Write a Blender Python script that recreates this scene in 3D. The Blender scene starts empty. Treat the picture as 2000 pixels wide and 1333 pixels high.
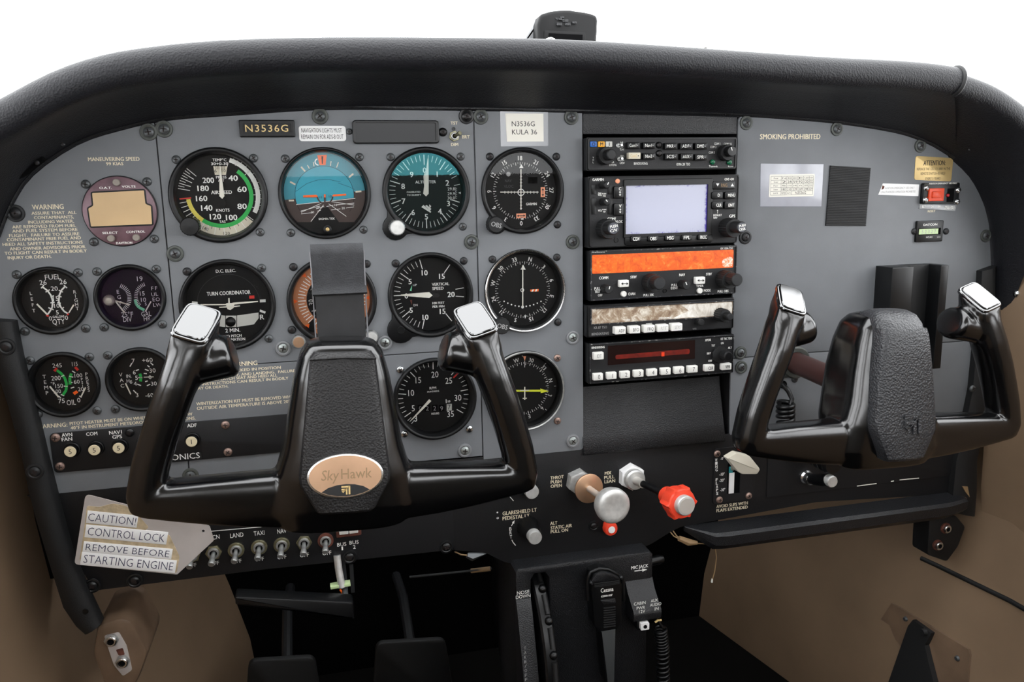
import bpy, bmesh, math, random
from mathutils import Vector, Matrix
from mathutils.geometry import tessellate_polygon
random.seed(7)
SC = bpy.context.scene
COL = SC.collection
MM = 0.001
# ------------------------------------------------------------------ camera
FPX, YAW, PITCH, ROLL = 1544.05, .2407, -.1843, -.0197
CPOS = Vector((0., -749.6, 100.))
def _basis():
    f = Vector((math.sin(YAW)*math.cos(PITCH), math.cos(YAW)*math.cos(PITCH), math.sin(PITCH)))
    r0 = Vector((math.cos(YAW), -math.sin(YAW), 0)); u0 = r0.cross(f)
    return (math.cos(ROLL)*r0+math.sin(ROLL)*u0, -math.sin(ROLL)*r0+math.cos(ROLL)*u0, f)
CR, CU, CF = _basis()
cam_d = bpy.data.cameras.new('camera'); cam_d.sensor_width = 36; cam_d.lens = FPX/2000*36
cam_d.clip_start = .01; cam_d.clip_end = 200
cam = bpy.data.objects.new('camera', cam_d); COL.objects.link(cam)
cam.matrix_world = Matrix(((CR.x, CU.x, -CF.x, CPOS.x*MM), (CR.y, CU.y, -CF.y, CPOS.y*MM),
                           (CR.z, CU.z, -CF.z, CPOS.z*MM), (0, 0, 0, 1)))
SC.camera = cam
# ------------------------------------------------------------------ sky and exposure
wd = bpy.data.worlds.new('overcast_sky'); SC.world = wd; wd.use_nodes = True
bg = wd.node_tree.nodes['Background']
bg.inputs[0].default_value = (.97, .985, 1, 1); bg.inputs[1].default_value = SKY_STRENGTH = 6.5
SC.view_settings.view_transform = 'Standard'; SC.view_settings.look = 'None'
SC.view_settings.exposure = 0; SC.view_settings.gamma = 1; SC.view_settings.use_curve_mapping = False

# ------------------------------------------------------------------ pixel -> panel coordinates
# panel frame in mm: u to the right, v up, w out of the panel towards the seats
def P(px, py, w=0.):
    d = CF*FPX + CR*(px-1000) - CU*(py-666.5)
    t = (-w-CPOS.y)/d.y
    return (CPOS.x+t*d.x, CPOS.z+t*d.z)
def P3(px, py, w=0.):
    a = P(px, py, w); return (a[0], a[1], w)
def mpx(px, py, w=0.):
    a = P(px-5, py, w); b = P(px+5, py, w); c = P(px, py-5, w); d = P(px, py+5, w)
    return ((b[0]-a[0])/10, (c[1]-d[1])/10)

# ------------------------------------------------------------------ materials
def lin(c):
    c /= 255.; return c/12.92 if c <= .04045 else ((c+.055)/1.055)**2.4
def rgb(h):
    return tuple(lin(int(h[i:i+2], 16)) for i in (0, 2, 4))+(1,)
MATS = {}
def mat(name, col, rough=.5, metal=0., bump=0., bscale=400., bdet=3., var=0., vscale=60., spec=.5, coat=0., col2=None,
        emit=0., trans=0., voro=False, streak=None):
    m = bpy.data.materials.new(name); m.use_nodes = True; MATS[name] = m
    nt = m.node_tree; b = nt.nodes['Principled BSDF']
    c = rgb(col)
    b.inputs['Base Color'].default_value = c
    b.inputs['Roughness'].default_value = rough; b.inputs['Metallic'].default_value = metal
    b.inputs['Specular IOR Level'].default_value = spec
    if coat: b.inputs['Coat Weight'].default_value = coat; b.inputs['Coat Roughness'].default_value = .12
    tc = nt.nodes.new('ShaderNodeTexCoord')
    if var or col2:
        n = nt.nodes.new('ShaderNodeTexNoise'); n.inputs['Scale'].default_value = vscale; n.inputs['Detail'].default_value = 5
        if streak:
            mp = nt.nodes.new('ShaderNodeMapping'); mp.inputs['Scale'].default_value = streak
            nt.links.new(tc.outputs['Object'], mp.inputs[0]); nt.links.new(mp.outputs[0], n.inputs['Vector'])
        else: nt.links.new(tc.outputs['Object'], n.inputs['Vector'])
        r = nt.nodes.new('ShaderNodeValToRGB')
        if col2:
            r.color_ramp.elements[0].color = c; r.color_ramp.elements[1].color = rgb(col2)
            r.color_ramp.elements[0].position = .5-var; r.color_ramp.elements[1].position = .5+var
        else:
            r.color_ramp.elements[0].color = tuple(x*(1-var) for x in c[:3])+(1,)
            r.color_ramp.elements[1].color = tuple(min(1, x*(1+var)) for x in c[:3])+(1,)
            r.color_ramp.elements[0].position = .3; r.color_ramp.elements[1].position = .7
        nt.links.new(n.outputs['Fac'], r.inputs[0]); nt.links.new(r.outputs[0], b.inputs['Base Color'])
    if bump:
        if voro:
            n = nt.nodes.new('ShaderNodeTexVoronoi'); n.inputs['Scale'].default_value = bscale; o = n.outputs['Distance']
        else:
            n = nt.nodes.new('ShaderNodeTexNoise'); n.inputs['Scale'].default_value = bscale
            n.inputs['Detail'].default_value = bdet; o = n.outputs['Fac']
        bp = nt.nodes.new('ShaderNodeBump'); bp.inputs['Strength'].default_value = bump; bp.inputs['Distance'].default_value = .0006
        nt.links.new(tc.outputs['Object'], n.inputs['Vector']); nt.links.new(o, bp.inputs['Height'])
        nt.links.new(bp.outputs[0], b.inputs['Normal'])
    if emit:
        b.inputs['Emission Color'].default_value = c; b.inputs['Emission Strength'].default_value = emit
    return m
def glassmat(name, tint='ffffff', refl='ffffff', ior=1.45, rough=.02, boost=1.):
    m = bpy.data.materials.new(name); m.use_nodes = True; MATS[name] = m
    nt = m.node_tree; nt.nodes.clear()
    o = nt.nodes.new('ShaderNodeOutputMaterial'); mx = nt.nodes.new('ShaderNodeMixShader')
    t = nt.nodes.new('ShaderNodeBsdfTransparent'); g = nt.nodes.new('ShaderNodeBsdfGlossy'); f = nt.nodes.new('ShaderNodeFresnel')
    f.inputs[0].default_value = ior; t.inputs[0].default_value = rgb(tint); g.inputs[0].default_value = rgb(refl); g.inputs[1].default_value = rough
    ml = nt.nodes.new('ShaderNodeMath'); ml.operation = 'MULTIPLY'; ml.inputs[1].default_value = boost
    nt.links.new(f.outputs[0], ml.inputs[0]); nt.links.new(ml.outputs[0], mx.inputs[0])
    nt.links.new(t.outputs[0], mx.inputs[1]); nt.links.new(g.outputs[0], mx.inputs[2]); nt.links.new(mx.outputs[0], o.inputs[0])
    return m
mat('panel_grey', '6e7175', .55, bump=.12, bscale=900, var=.05, vscale=35)
mat('panel_dark', '1a1a1c', .5, spec=.35, bump=.2, bscale=1200)
mat('print_cream', 'e6dcc0', .6)
mat('print_white', 'eeeeea', .6)
mat('print_grey', '9a9a9a', .6)
mat('print_dim', '3c3d40', .6)
mat('print_black', '0c0c0e', .6)
mat('print_navy', '202848', .6)
mat('black_plastic', '090a0c', .36, spec=.4, bump=.05, bscale=900)
mat('black_bezel', '090a0c', .42, spec=.35, bump=.06, bscale=1300)
mat('black_soft', '0d0e10', .6, bump=.3, bscale=1500)
mat('black_crackle', '18191c', .38, bump=1.0, bscale=900, bdet=2)
mat('black_leather', '101116', .55, spec=.4, bump=.5, bscale=650, voro=True)
mat('black_matte', '040405', .9, spec=.1)
mat('yoke_black', '050506', .2, spec=.75, bump=.015, bscale=250)
mat('pad_leather', '141314', .5, spec=.4, bump=.5, bscale=700, voro=True)
mat('pad_leather_coarse', '242528', .42, bump=.8, bscale=560, voro=True)
mat('cap_black', '0a0b0d', .08, spec=1.0, coat=1.0)
mat('black_lens', '0a0b10', .3, spec=.3)
mat('face_black', '070708', .6, spec=.25)
mat('face_brown', '3c2b26', .55)
mat('face_teal', '2f8ea0', .5, var=.12, vscale=40)
mat('face_teal_ball', '2aa2b8', .5, var=.1, vscale=30)
mat('face_copper', 'bd7a52', .5, var=.08, vscale=40)
mat('orange', 'ff6a10', .5)
mat('orange_pale', 'f2a07a', .5)
mat('red', 'd8281c', .5)
mat('red_plastic', 'e8452c', .42, bump=.05, bscale=500)
mat('green', '18b04a', .5)
mat('mint', '7fdcb0', .5)
mat('yellow', 'd8c850', .5)
mat('yellow_lime', 'e8ee3a', .5)
mat('cream', 'd9d2be', .55)
mat('blue', '1c5cae', .4)
mat('amber', 'eba51c', .4)
mat('grey_pale', 'c6c6c0', .5)
mat('needle_white', 'efece0', .45)
mat('steel', 'a6a7a6', .38, .7, bump=.1, bscale=600, var=.25, vscale=150)
mat('steel_bright', 'd6d6d6', .25, 1.)
mat('chrome', 'e8e8e8', .12, 1.)
mat('aluminium', 'cfcfcd', .42, .55, bump=.15, bscale=900, var=.12, vscale=200)
mat('alu_brushed', 'd0ccc6', .32, .5, bump=.05, bscale=300)
mat('zinc', '9a977c', .42, 1., var=.3, vscale=300)
mat('screw_washer', '4c4f4c', .5, .3, bump=.1, bscale=900, var=.15, vscale=200)
mat('washer_pale', '85878a', .45, .3)
mat('screw_pale', '9aa09e', .35, .6)
mat('screw_grey', '55585a', .4, .5)
mat('screw_dark', '2a2b2d', .42, .4)
mat('screw_black', '0f1012', .35)
mat('screw_silver', 'cfd2d4', .25, 1.)
mat('screw_rust', '9a8278', .5, .7, var=.3, vscale=500)
mat('screw_slot', '1c0f0e', .7)
mat('tan_vinyl', '7c6752', .5, bump=.35, bscale=38, bdet=6, var=.12, vscale=9)
mat('tan_gloss', '6c5847', .4, bump=.2, bscale=50, var=.2, vscale=30)
mat('headliner', '544e45', .9)
mat('carpet', '0b0a09', .95, spec=.1, bump=.6, bscale=800)
mat('firewall', '050506', .9, spec=.1)
mat('shaft_maroon', '3a211e', .4, bump=.05, bscale=300)
mat('webbing', '26272a', .75, bump=.8, bscale=900, var=.25, vscale=120)
mat('webbing_worn', '1b1b1d', .45, bump=.15, bscale=200, var=.5, vscale=45)
mat('webbing_edge', '77767a', .7)
mat('paper', 'e9e6dc', .7)
mat('paper_white', 'efefef', .5)
mat('film', 'a9abb4', .18, spec=.6, var=.06, vscale=60)
mat('gold_placard', 'cdb27a', .38, .35, var=.08, vscale=60)
mat('gold_oval', 'd9b08f', .32, .75, var=.12, vscale=40)
mat('lcd_tan', 'c9aa7e', .35, var=.08, vscale=25)
mat('davtron_plum', '6c525a', .35, .2, var=.2, vscale=90)
mat('lcd_green', 'b9cf9c', .4)
mat('tag_metal', 'c3bdba', .4, .25, var=.08, vscale=30)
mat('tag_glue', 'b9a788', .8, bump=.5, bscale=300, var=.3, vscale=120)
mat('flap_white', 'd8d2c2', .4, bump=.03, bscale=200)
mat('teal_paint', '2d8f96', .5)
mat('button_white', 'e4e3de', .4)
mat('button_cream', 'dccfae', .5)
mat('button_dull', '8c847c', .5)
mat('rust', '5a3024', .8, bump=.5, bscale=500, var=.4, vscale=200)
mat('wire_tan', '8a7050', .6)
mat('elt_orange', 'd8441c', .4)
mat('led_red', 'a01018', .3)
mat('led_green', '0c5c3c', .25)
mat('clear_plastic', '9a9c9e', .2)
mat('xpdr_glass', '180706', .25)
mat('xpdr_red_film', '6a1408', .4, var=.5, vscale=120)
mat('xpdr_seg', 'e03c18', .4)
mat('gps_off', '40424a', .3)
mat('film_tape', '7d7f84', .15, spec=.7)
glassmat('dial_glass', ior=1.35, boost=.7)
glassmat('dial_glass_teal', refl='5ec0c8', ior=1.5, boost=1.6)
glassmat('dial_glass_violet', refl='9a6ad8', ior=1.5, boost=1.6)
glassmat('window_glass', ior=1.3, boost=.6)
# worn films of the radio displays
def worn(name, ca, cb, cc, scale, stretch=(1, 1, 1), p=(.35, .5, .66), rough=.35):
    m = mat(name, ca, rough); nt = m.node_tree; b = nt.nodes['Principled BSDF']
    tc = nt.nodes.new('ShaderNodeTexCoord'); mp = nt.nodes.new('ShaderNodeMapping'); mp.inputs['Scale'].default_value = stretch
    n = nt.nodes.new('ShaderNodeTexNoise'); n.inputs['Scale'].default_value = scale; n.inputs['Detail'].default_value = 8; n.inputs['Roughness'].default_value = .75
    n.inputs['Distortion'].default_value = .6
    r = nt.nodes.new('ShaderNodeValToRGB'); r.color_ramp.elements[0].color = rgb(ca); r.color_ramp.elements[0].position = p[0]
    r.color_ramp.elements[1].color = rgb(cc); r.color_ramp.elements[1].position = p[2]
    e = r.color_ramp.elements.new(p[1]); e.color = rgb(cb)
    nt.links.new(tc.outputs['Object'], mp.inputs[0]); nt.links.new(mp.outputs[0], n.inputs['Vector'])
    nt.links.new(n.outputs['Fac'], r.inputs[0]); nt.links.new(r.outputs[0], b.inputs['Base Color'])
    return m
m = worn('com_orange', 'c23c0a', 'ea6410', 'fbc070', 130, (1, 1, 1), (.3, .55, .8))
worn('com_orange_hot', 'e25a0e', 'f08a20', 'fcd090', 260, (1, 1, 1), (.3, .52, .72))
worn('com_seg', 'cc460a', 'ee6e16', 'faa84c', 160, (1, 1, 1), (.25, .55, .85))
worn('com_flecks', 'ee6a20', 'f2b090', 'f8efe8', 300, (1, 1, 1), (.38, .5, .58))
worn('adf_film', '6a5040', 'a08c76', 'e8e2d6', 90, (1, 1, .4))
worn('adf_film_bright', 'a89c8c', 'd8d2c8', 'f4f2ee', 50, (2, 1, .5))
def edge_worn(name, half_u, half_v):
    # pale lavender lcd whose coating has peeled in violet flecks along its rim (mesh-local metres)
    m = mat(name, 'd4d6e6', .3); nt = m.node_tree; b = nt.nodes['Principled BSDF']; L = nt.links
    tc = nt.nodes.new('ShaderNodeTexCoord'); sp = nt.nodes.new('ShaderNodeSeparateXYZ'); L.new(tc.outputs['Object'], sp.inputs[0])
    def mth(op, a, bb):
        n = nt.nodes.new('ShaderNodeMath'); n.operation = op
        for i, x in enumerate((a, bb)):
            if isinstance(x, (int, float)): n.inputs[i].default_value = x
            elif x is not None: L.new(x, n.inputs[i])
        return n.outputs[0]
    ax = mth('DIVIDE', mth('ABSOLUTE', sp.outputs[0], None), half_u); ay = mth('DIVIDE', mth('ABSOLUTE', sp.outputs[1], None), half_v)
    e = mth('MAXIMUM', mth('POWER', ax, 14.), mth('POWER', ay, 4.))
    n = nt.nodes.new('ShaderNodeTexNoise'); n.inputs['Scale'].default_value = 260; n.inputs['Detail'].default_value = 6; n.inputs['Roughness'].default_value = .8
    L.new(tc.outputs['Object'], n.inputs['Vector'])
    s = mth('ADD', mth('MULTIPLY', e, .5), n.outputs['Fac'])
    r = nt.nodes.new('ShaderNodeValToRGB'); r.color_ramp.elements[0].position = .74; r.color_ramp.elements[1].position = .9
    r.color_ramp.elements[0].color = rgb('b4b7cb'); r.color_ramp.elements[1].color = rgb('4a3aa0')
    L.new(s, r.inputs[0]); L.new(r.outputs[0], b.inputs['Base Color'])
edge_worn('gps_lcd', .0445, .0275)

# ------------------------------------------------------------------ glyphs of the built-in font
GLY = {}
CHARS = sorted(set("ABCDEFGHIJKLMNOPQRSTUVWXYZabcdefghijklmnopqrstuvwxyz0123456789.,:!-+/*()\"'° "))
def _glyphs():
    jobs = []
    for wt, off in (('r', 0.), ('l', -.012)):
        for c in CHARS:
            for k, s in (('g', c), ('m', '|'+c+'|')):
                if k == 'm' and wt != 'r': continue
                cu = bpy.data.curves.new('t', 'FONT'); cu.body = s; cu.resolution_u = 2; cu.offset = off; cu.fill_mode = 'FRONT'
                o = bpy.data.objects.new('t', cu); COL.objects.link(o); jobs.append((wt, c, k, o))
    cu = bpy.data.curves.new('t', 'FONT'); cu.body = '||'; o = bpy.data.objects.new('t', cu); COL.objects.link(o); jobs.append(('r', '', 'm', o))
    dg = bpy.context.evaluated_depsgraph_get(); dg.update()
    adv = {}
    for wt, c, k, o in jobs:
        e = o.evaluated_get(dg); me = e.to_mesh()
        vs = [tuple(v.co[:2]) for v in me.vertices]; fs = [tuple(p.vertices) for p in me.polygons]
        if k == 'g': GLY[wt, c] = (vs, fs)
        else: adv[c] = max(v[0] for v in vs)
        e.to_mesh_clear()
    for wt, c, k, o in jobs:
        cu = o.data; bpy.data.objects.remove(o); bpy.data.curves.remove(cu)
    for c in CHARS:
        vs, fs = GLY['r', c]; GLY['b', c] = ([(x+d, y, j) for j, d in enumerate((0., -.022, .022)) for x, y in vs], [tuple(k*len(vs)+i for i in f) for k in range(3) for f in fs])
    ys = [v[1] for v in GLY['r', 'H'][0]]; cap = max(ys)
    for c in CHARS: GLY['adv', c] = (adv[c]-adv[''])/cap
    for k in list(GLY):
        if k[0] != 'adv': GLY[k] = ([(q[0]/cap, q[1]/cap, q[2] if len(q) > 2 else 0) for q in GLY[k][0]], GLY[k][1])
_glyphs()

# ------------------------------------------------------------------ mesh builder (panel mm)
def area2(p): return sum(p[i][0]*p[(i+1) % len(p)][1]-p[(i+1) % len(p)][0]*p[i][1] for i in range(len(p)))
def ccw(p): return list(p) if area2(p) > 0 else list(p)[::-1]
def inset(p, d):
    o = []; n = len(p)
    for i in range(n):
        a = Vector(p[i-1]); b = Vector(p[i]); c = Vector(p[(i+1) % n])
        e1 = (b-a); e2 = (c-b)
        if e1.length < 1e-9 or e2.length < 1e-9: o.append(tuple(b)); continue
        e1.normalize(); e2.normalize()
        n1 = Vector((-e1.y, e1.x)); n2 = Vector((-e2.y, e2.x)); m = n1+n2
        k = max(.35, 1+n1.dot(n2)); m = m/k
        o.append(tuple(b+m*d))
    return o
def circ(cu, cv, r, n=32, a0=0): return [(cu+r*math.cos(a0+2*math.pi*i/n), cv+r*math.sin(a0+2*math.pi*i/n)) for i in range(n)]
def rrect(u0, v0, u1, v1, r=1., n=4):
    if u0 > u1: u0, u1 = u1, u0
    if v0 > v1: v0, v1 = v1, v0
    r = min(r, (u1-u0)/2.01, (v1-v0)/2.01); o = []
    for cx, cy, a in ((u1-r, v1-r, 0), (u0+r, v1-r, 90), (u0+r, v0+r, 180), (u1-r, v0+r, 270)):
        for i in range(n+1):
            t = math.radians(a+90*i/n); o.append((cx+r*math.cos(t), cy+r*math.sin(t)))
    return o
def rpoly(pts, r, n=4):
    # polygon with rounded corners
    pts = ccw(pts); o = []; m = len(pts)
    for i in range(m):
        a = Vector(pts[i-1]); b = Vector(pts[i]); c = Vector(pts[(i+1) % m])
        rr = r[i] if isinstance(r, (list, tuple)) else r
        d1 = (a-b); d2 = (c-b); k = min(rr, d1.length*.45, d2.length*.45)
        if k < .05: o.append(tuple(b)); continue
        p1 = b+d1.normalized()*k; p2 = b+d2.normalized()*k
        for j in range(n+1):
            t = j/n; o.append(tuple(p1*(1-t)**2+b*2*t*(1-t)+p2*t*t))
    return o
class MB:
    def __init__(s): s.v = []; s.f = []; s.m = []; s.mats = []; s.cur = 0; s.M = None
    def use(s, name):
        if name not in s.mats: s.mats.append(name)
        s.cur = s.mats.index(name); return s
    def add(s, vs, fs):
        b = len(s.v)
        if s.M is not None: vs = [tuple(s.M @ Vector(v)) for v in vs]
        s.v += [tuple(v) for v in vs]
        for f in fs: s.f.append(tuple(b+i for i in f)); s.m.append(s.cur)
        return s
    def flat(s, poly, w, holes=()):
        poly = ccw(poly)
        if not holes: return s.add([(a, b, w) for a, b in poly], [tuple(range(len(poly)))])
        loops = [poly]+[ccw(h)[::-1] for h in holes]
        tri = tessellate_polygon([[Vector((a, b, 0)) for a, b in l] for l in loops]); vs = [(a, b, w) for l in loops for a, b in l]
        fs = []
        for t in tri:
            a, b, c = (vs[i] for i in t)
            fs.append(t if (b[0]-a[0])*(c[1]-a[1])-(b[1]-a[1])*(c[0]-a[0]) > 0 else t[::-1])
        return s.add(vs, fs)
    def prism(s, poly, w0, w1, bev=0., back=False, holes=()):
        poly = ccw(poly); n = len(poly)
        rings = [(poly, w0), (poly, w1-bev)]
        if bev:
            rings.append((inset(poly, bev*.3), w1-bev*.3)); rings.append((inset(poly, bev), w1))
        vs = [(a, b, w) for r, w in rings for a, b in r]; fs = []
        for k in range(len(rings)-1):
            for i in range(n):
                j = (i+1) % n; fs.append((k*n+i, k*n+j, (k+1)*n+j, (k+1)*n+i))
        if back: fs.append(tuple(range(n))[::-1])
        if not holes: k = len(rings)-1; fs.append(tuple(k*n+i for i in range(n)))
        s.add(vs, fs)
        if holes:
            s.flat(rings[-1][0], w1, holes)
            for h in holes:
                h = ccw(h); m = len(h)
                s.add([(a, b, w) for w in (w0, w1) for a, b in h], [(i, m+i, m+(i+1) % m, (i+1) % m) for i in range(m)])
        return s
    def box(s, u0, v0, u1, v1, w0, w1, r=0., bev=0., back=True):
        return s.prism(rrect(u0, v0, u1, v1, r, 3) if r else [(min(u0, u1), min(v0, v1)), (max(u0, u1), min(v0, v1)), (max(u0, u1), max(v0, v1)), (min(u0, u1), max(v0, v1))], w0, w1, bev, back)
    def lathe(s, cu, cv, prof, n=32, flute=0, fl=0.):
        # prof: (r, w) from the back to the front centre
        vs = []; fs = []
        for r, w in prof:
            for i in range(n):
                t = 2*math.pi*i/n; rr = r*(1-fl*(i % 2)) if flute and r > flute else r
                vs.append((cu+rr*math.cos(t), cv+rr*math.sin(t), w))
        for k in range(len(prof)-1):
            for i in range(n):
                j = (i+1) % n; fs.append((k*n+i, k*n+j, (k+1)*n+j, (k+1)*n+i))
        if prof[-1][0] > 0: fs.append(tuple((len(prof)-1)*n+i for i in range(n)))
        return s.add(vs, fs)
    def loft(s, rings, cap0=True, cap1=True, closed=True):
        n = len(rings[0]); vs = [p for r in rings for p in r]; fs = []
        for k in range(len(rings)-1):
            for i in range(n if closed else n-1):
                j = (i+1) % n; fs.append((k*n+i, k*n+j, (k+1)*n+j, (k+1)*n+i))
        if closed and cap0: fs.append(tuple(range(n))[::-1])
        if closed and cap1: fs.append(tuple((len(rings)-1)*n+i for i in range(n)))
        return s.add(vs, fs)
    def tube(s, pts, r, n=8, caps=True):
        pts = [Vector(p) for p in pts]; rings = []; up = None
        for i, p in enumerate(pts):
            t = (pts[min(i+1, len(pts)-1)]-pts[max(i-1, 0)]).normalized()
            if up is None:
                up = Vector((0, 0, 1)) if abs(t.z) < .9 else Vector((0, 1, 0))
            a = up-t*up.dot(t); a.normalize(); up = a; b = t.cross(a)
            rr = r[i] if isinstance(r, (list, tuple)) else r
            rings.append([tuple(p+a*rr*math.cos(2*math.pi*k/n)+b*rr*math.sin(2*math.pi*k/n)) for k in range(n)])
        return s.loft(rings, caps, caps)
    def arc(s, cu, cv, r0, r1, a0, a1, w, n=24):
        # flat annular band; angles in degrees clockwise from the top
        vs = []
        for i in range(n+1):
            t = math.radians(a0+(a1-a0)*i/n)
            vs += [(cu+r0*math.sin(t), cv+r0*math.cos(t), w), (cu+r1*math.sin(t), cv+r1*math.cos(t), w)]
        return s.add(vs, [(2*i, 2*i+1, 2*i+3, 2*i+2) for i in range(n)] if a1 < a0 else [(2*i+1, 2*i, 2*i+2, 2*i+3)[::1] for i in range(n)])
    def tick(s, cu, cv, r0, r1, a, wd, w):
        t = math.radians(a); d = (math.sin(t), math.cos(t)); p = (math.cos(t)*wd/2, -math.sin(t)*wd/2)
        return s.add([(cu+d[0]*r0-p[0], cv+d[1]*r0-p[1], w), (cu+d[0]*r0+p[0], cv+d[1]*r0+p[1], w), (cu+d[0]*r1+p[0], cv+d[1]*r1+p[1], w), (cu+d[0]*r1-p[0], cv+d[1]*r1-p[1], w)], [(0, 1, 2, 3)])
    def line(s, pts, wd, w):
        for a, b in zip(pts, pts[1:]):
            d = Vector((b[0]-a[0], b[1]-a[1]))
            if d.length < 1e-6: continue
            d.normalize(); n = (-d.y*wd/2, d.x*wd/2)
            s.add([(a[0]-n[0], a[1]-n[1], w), (b[0]-n[0], b[1]-n[1], w), (b[0]+n[0], b[1]+n[1], w), (a[0]+n[0], a[1]+n[1], w)], [(0, 1, 2, 3)])
        return s
    def text(s, t, cu, cv, h, wd=None, w=0., wt='r', rot=0., xs=1., al='c', sp=0., shear=0.):
        # centred at (cu, cv); h = cap height, wd = total width (None keeps the font's own)
        x = 0; out = []; fs = []
        for c in t:
            c = c if ('r', c) in GLY else '-'
            g = GLY[wt, c]; b = len(out)
            out += [(x+a+shear*q, q, j) for a, q, j in g[0]]; fs += [tuple(b+i for i in f) for f in g[1]]
            x += GLY['adv', c]+sp
        if not out: return s
        x0 = min(p[0] for p in out); x1 = max(p[0] for p in out)
        kx = (wd/(x1-x0)) if wd and x1 > x0 else h*xs
        off = {'c': (x0+x1)/2, 'l': x0, 'r': x1}[al]
        ca, sa = math.cos(-math.radians(rot)), math.sin(-math.radians(rot)); vs = []
        for a, q, j in out:
            a = (a-off)*kx; q = (q-.5)*h
            vs.append((cu+a*ca-q*sa, cv+a*sa+q*ca, w+.03*j))
        return s.add(vs, fs)
    # the same with photo pixels
    def T(s, t, px, py, wpx, hpx, w=0., wt='r', al='c', **k):
        c = P(px, py, w); a, b = mpx(px, py, w)
        return s.text(t, c[0], c[1], hpx*b, wpx*a if wpx else None, w, wt, al=al, **k)
    def L(s, pts, wpx, w=0.):
        q = [P(a, b, w) for a, b in pts]; k = mpx(*pts[0], w)[1]
        return s.line(q, wpx*k, w)
    def PF(s, pts, w=0.): return s.flat([P(a, b, w) for a, b in pts], w)
def mesh(mb, name, org=(0, 0, 0), smooth=30.):
    me = bpy.data.meshes.new(name)
    me.from_pydata([((a-org[0])*MM, (b-org[1])*MM, (c-org[2])*MM) for a, b, c in mb.v], [], mb.f)
    for m in mb.mats: me.materials.append(MATS[m])
    me.polygons.foreach_set('material_index', mb.m)
    if smooth:
        me.polygons.foreach_set('use_smooth', [True]*len(mb.f)); me.update()
        me.set_sharp_from_angle(angle=math.radians(smooth))
    me.update(); return me
HALF = math.pi/2
def tag(o, label, cat, group=None, kind=None):
    if label: o['label'] = label
    if cat: o['category'] = cat
    if group: o['group'] = group
    if kind: o['kind'] = kind
    return o
class Thing:
    # an Empty in the panel frame whose parts are authored in absolute panel mm
    def __init__(s, name, label, cat, org, group=None, kind=None):
        s.org = tuple(org) if len(org) == 3 else (org[0], org[1], 0.)
        s.o = bpy.data.objects.new(name, None); COL.objects.link(s.o); s.o.empty_display_size = .01
        s.o.location = (s.org[0]*MM, -s.org[2]*MM, s.org[1]*MM); s.o.rotation_euler = (HALF, 0, 0)
        tag(s.o, label, cat, group, kind)
    def part(s, name, mb, parent=None, smooth=30., label=None, kind=None):
        if not mb.v: return None
        o = bpy.data.objects.new(name, mesh(mb, name, s.org, smooth)); COL.objects.link(o)
        o.parent = parent or s.o
        if label: o['label'] = label
        if kind: o['kind'] = kind
        return o
def solo(name, mb, label, cat, org, group=None, kind=None, smooth=30.):
    org = tuple(org) if len(org) == 3 else (org[0], org[1], 0.)
    o = bpy.data.objects.new(name, mesh(mb, name, org, smooth)); COL.objects.link(o)
    o.location = (org[0]*MM, -org[2]*MM, org[1]*MM); o.rotation_euler = (HALF, 0, 0)
    return tag(o, label, cat, group, kind)
def B(m): return MB().use(m)
# ---- screws: one mesh for each kind, shared
def _cross(mb, r, w):
    mb.use('screw_slot')
    for a in (0, 90):
        mb.tick(0, 0, -r, r, a+20, r*.42, w)
def screw_mesh(kind):
    big, head, ring = {'big': (1, 'screw_grey', 'screw_washer'), 'bigdark': (1, 'screw_dark', 'screw_dark'), 'biglight': (1, 'screw_pale', 'washer_pale'), 'bigblack': (1, 'screw_black', 'screw_black'),
                       'grey': (0, 'screw_grey', None), 'dark': (0, 'screw_dark', None), 'black': (0, 'screw_black', None), 'silver': (0, 'screw_silver', None), 'rust': (0, 'screw_rust', None)}[kind]
    mb = MB()
    if big:
        mb.use(ring).lathe(0, 0, [(7.2, 0), (7.2, .8), (6.8, 1.5), (5.4, 1.7), (4.5, 1.1)], 24)
        mb.use(head).lathe(0, 0, [(4.4, .9), (4.2, 1.7), (3.2, 2.5), (1.6, 2.9), (0, 2.95)], 20); _cross(mb, 2.5, 3.02)
    else:
        mb.use(head).lathe(0, 0, [(4.1, 0), (4.1, .6), (3.7, 1.4), (2.6, 2.1), (1.2, 2.4), (0, 2.45)], 20); _cross(mb, 2.2, 2.5)
    return mesh(mb, 'screw', smooth=35)
SCREWS = {}
def screw(th, px, py, kind='grey', w=0., s=1., parent=None):
    if kind not in SCREWS: SCREWS[kind] = screw_mesh(kind)
    u, v = P(px, py, w+1)
    o = bpy.data.objects.new('screw', SCREWS[kind]); COL.objects.link(o); o.parent = parent or th.o
    o.location = ((u-th.org[0])*MM, (v-th.org[1])*MM, (w-th.org[2])*MM)
    o.rotation_euler = (0, 0, random.uniform(0, 1.5)); o.scale = (s, s, s)
    return o
def socket(u, v, r, w, m='black_plastic'): return B(m).prism(circ(u, v, r+.6, 20), w-.3, w+.8, .15, holes=[circ(u, v, r, 20)]).flat(circ(u, v, r, 20), w+.04)  # raised ring with a black floor standing in for a dark hole
def Z(x0, y0, s): return lambda x, y: (x0+x/s, y0+y/s)
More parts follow.
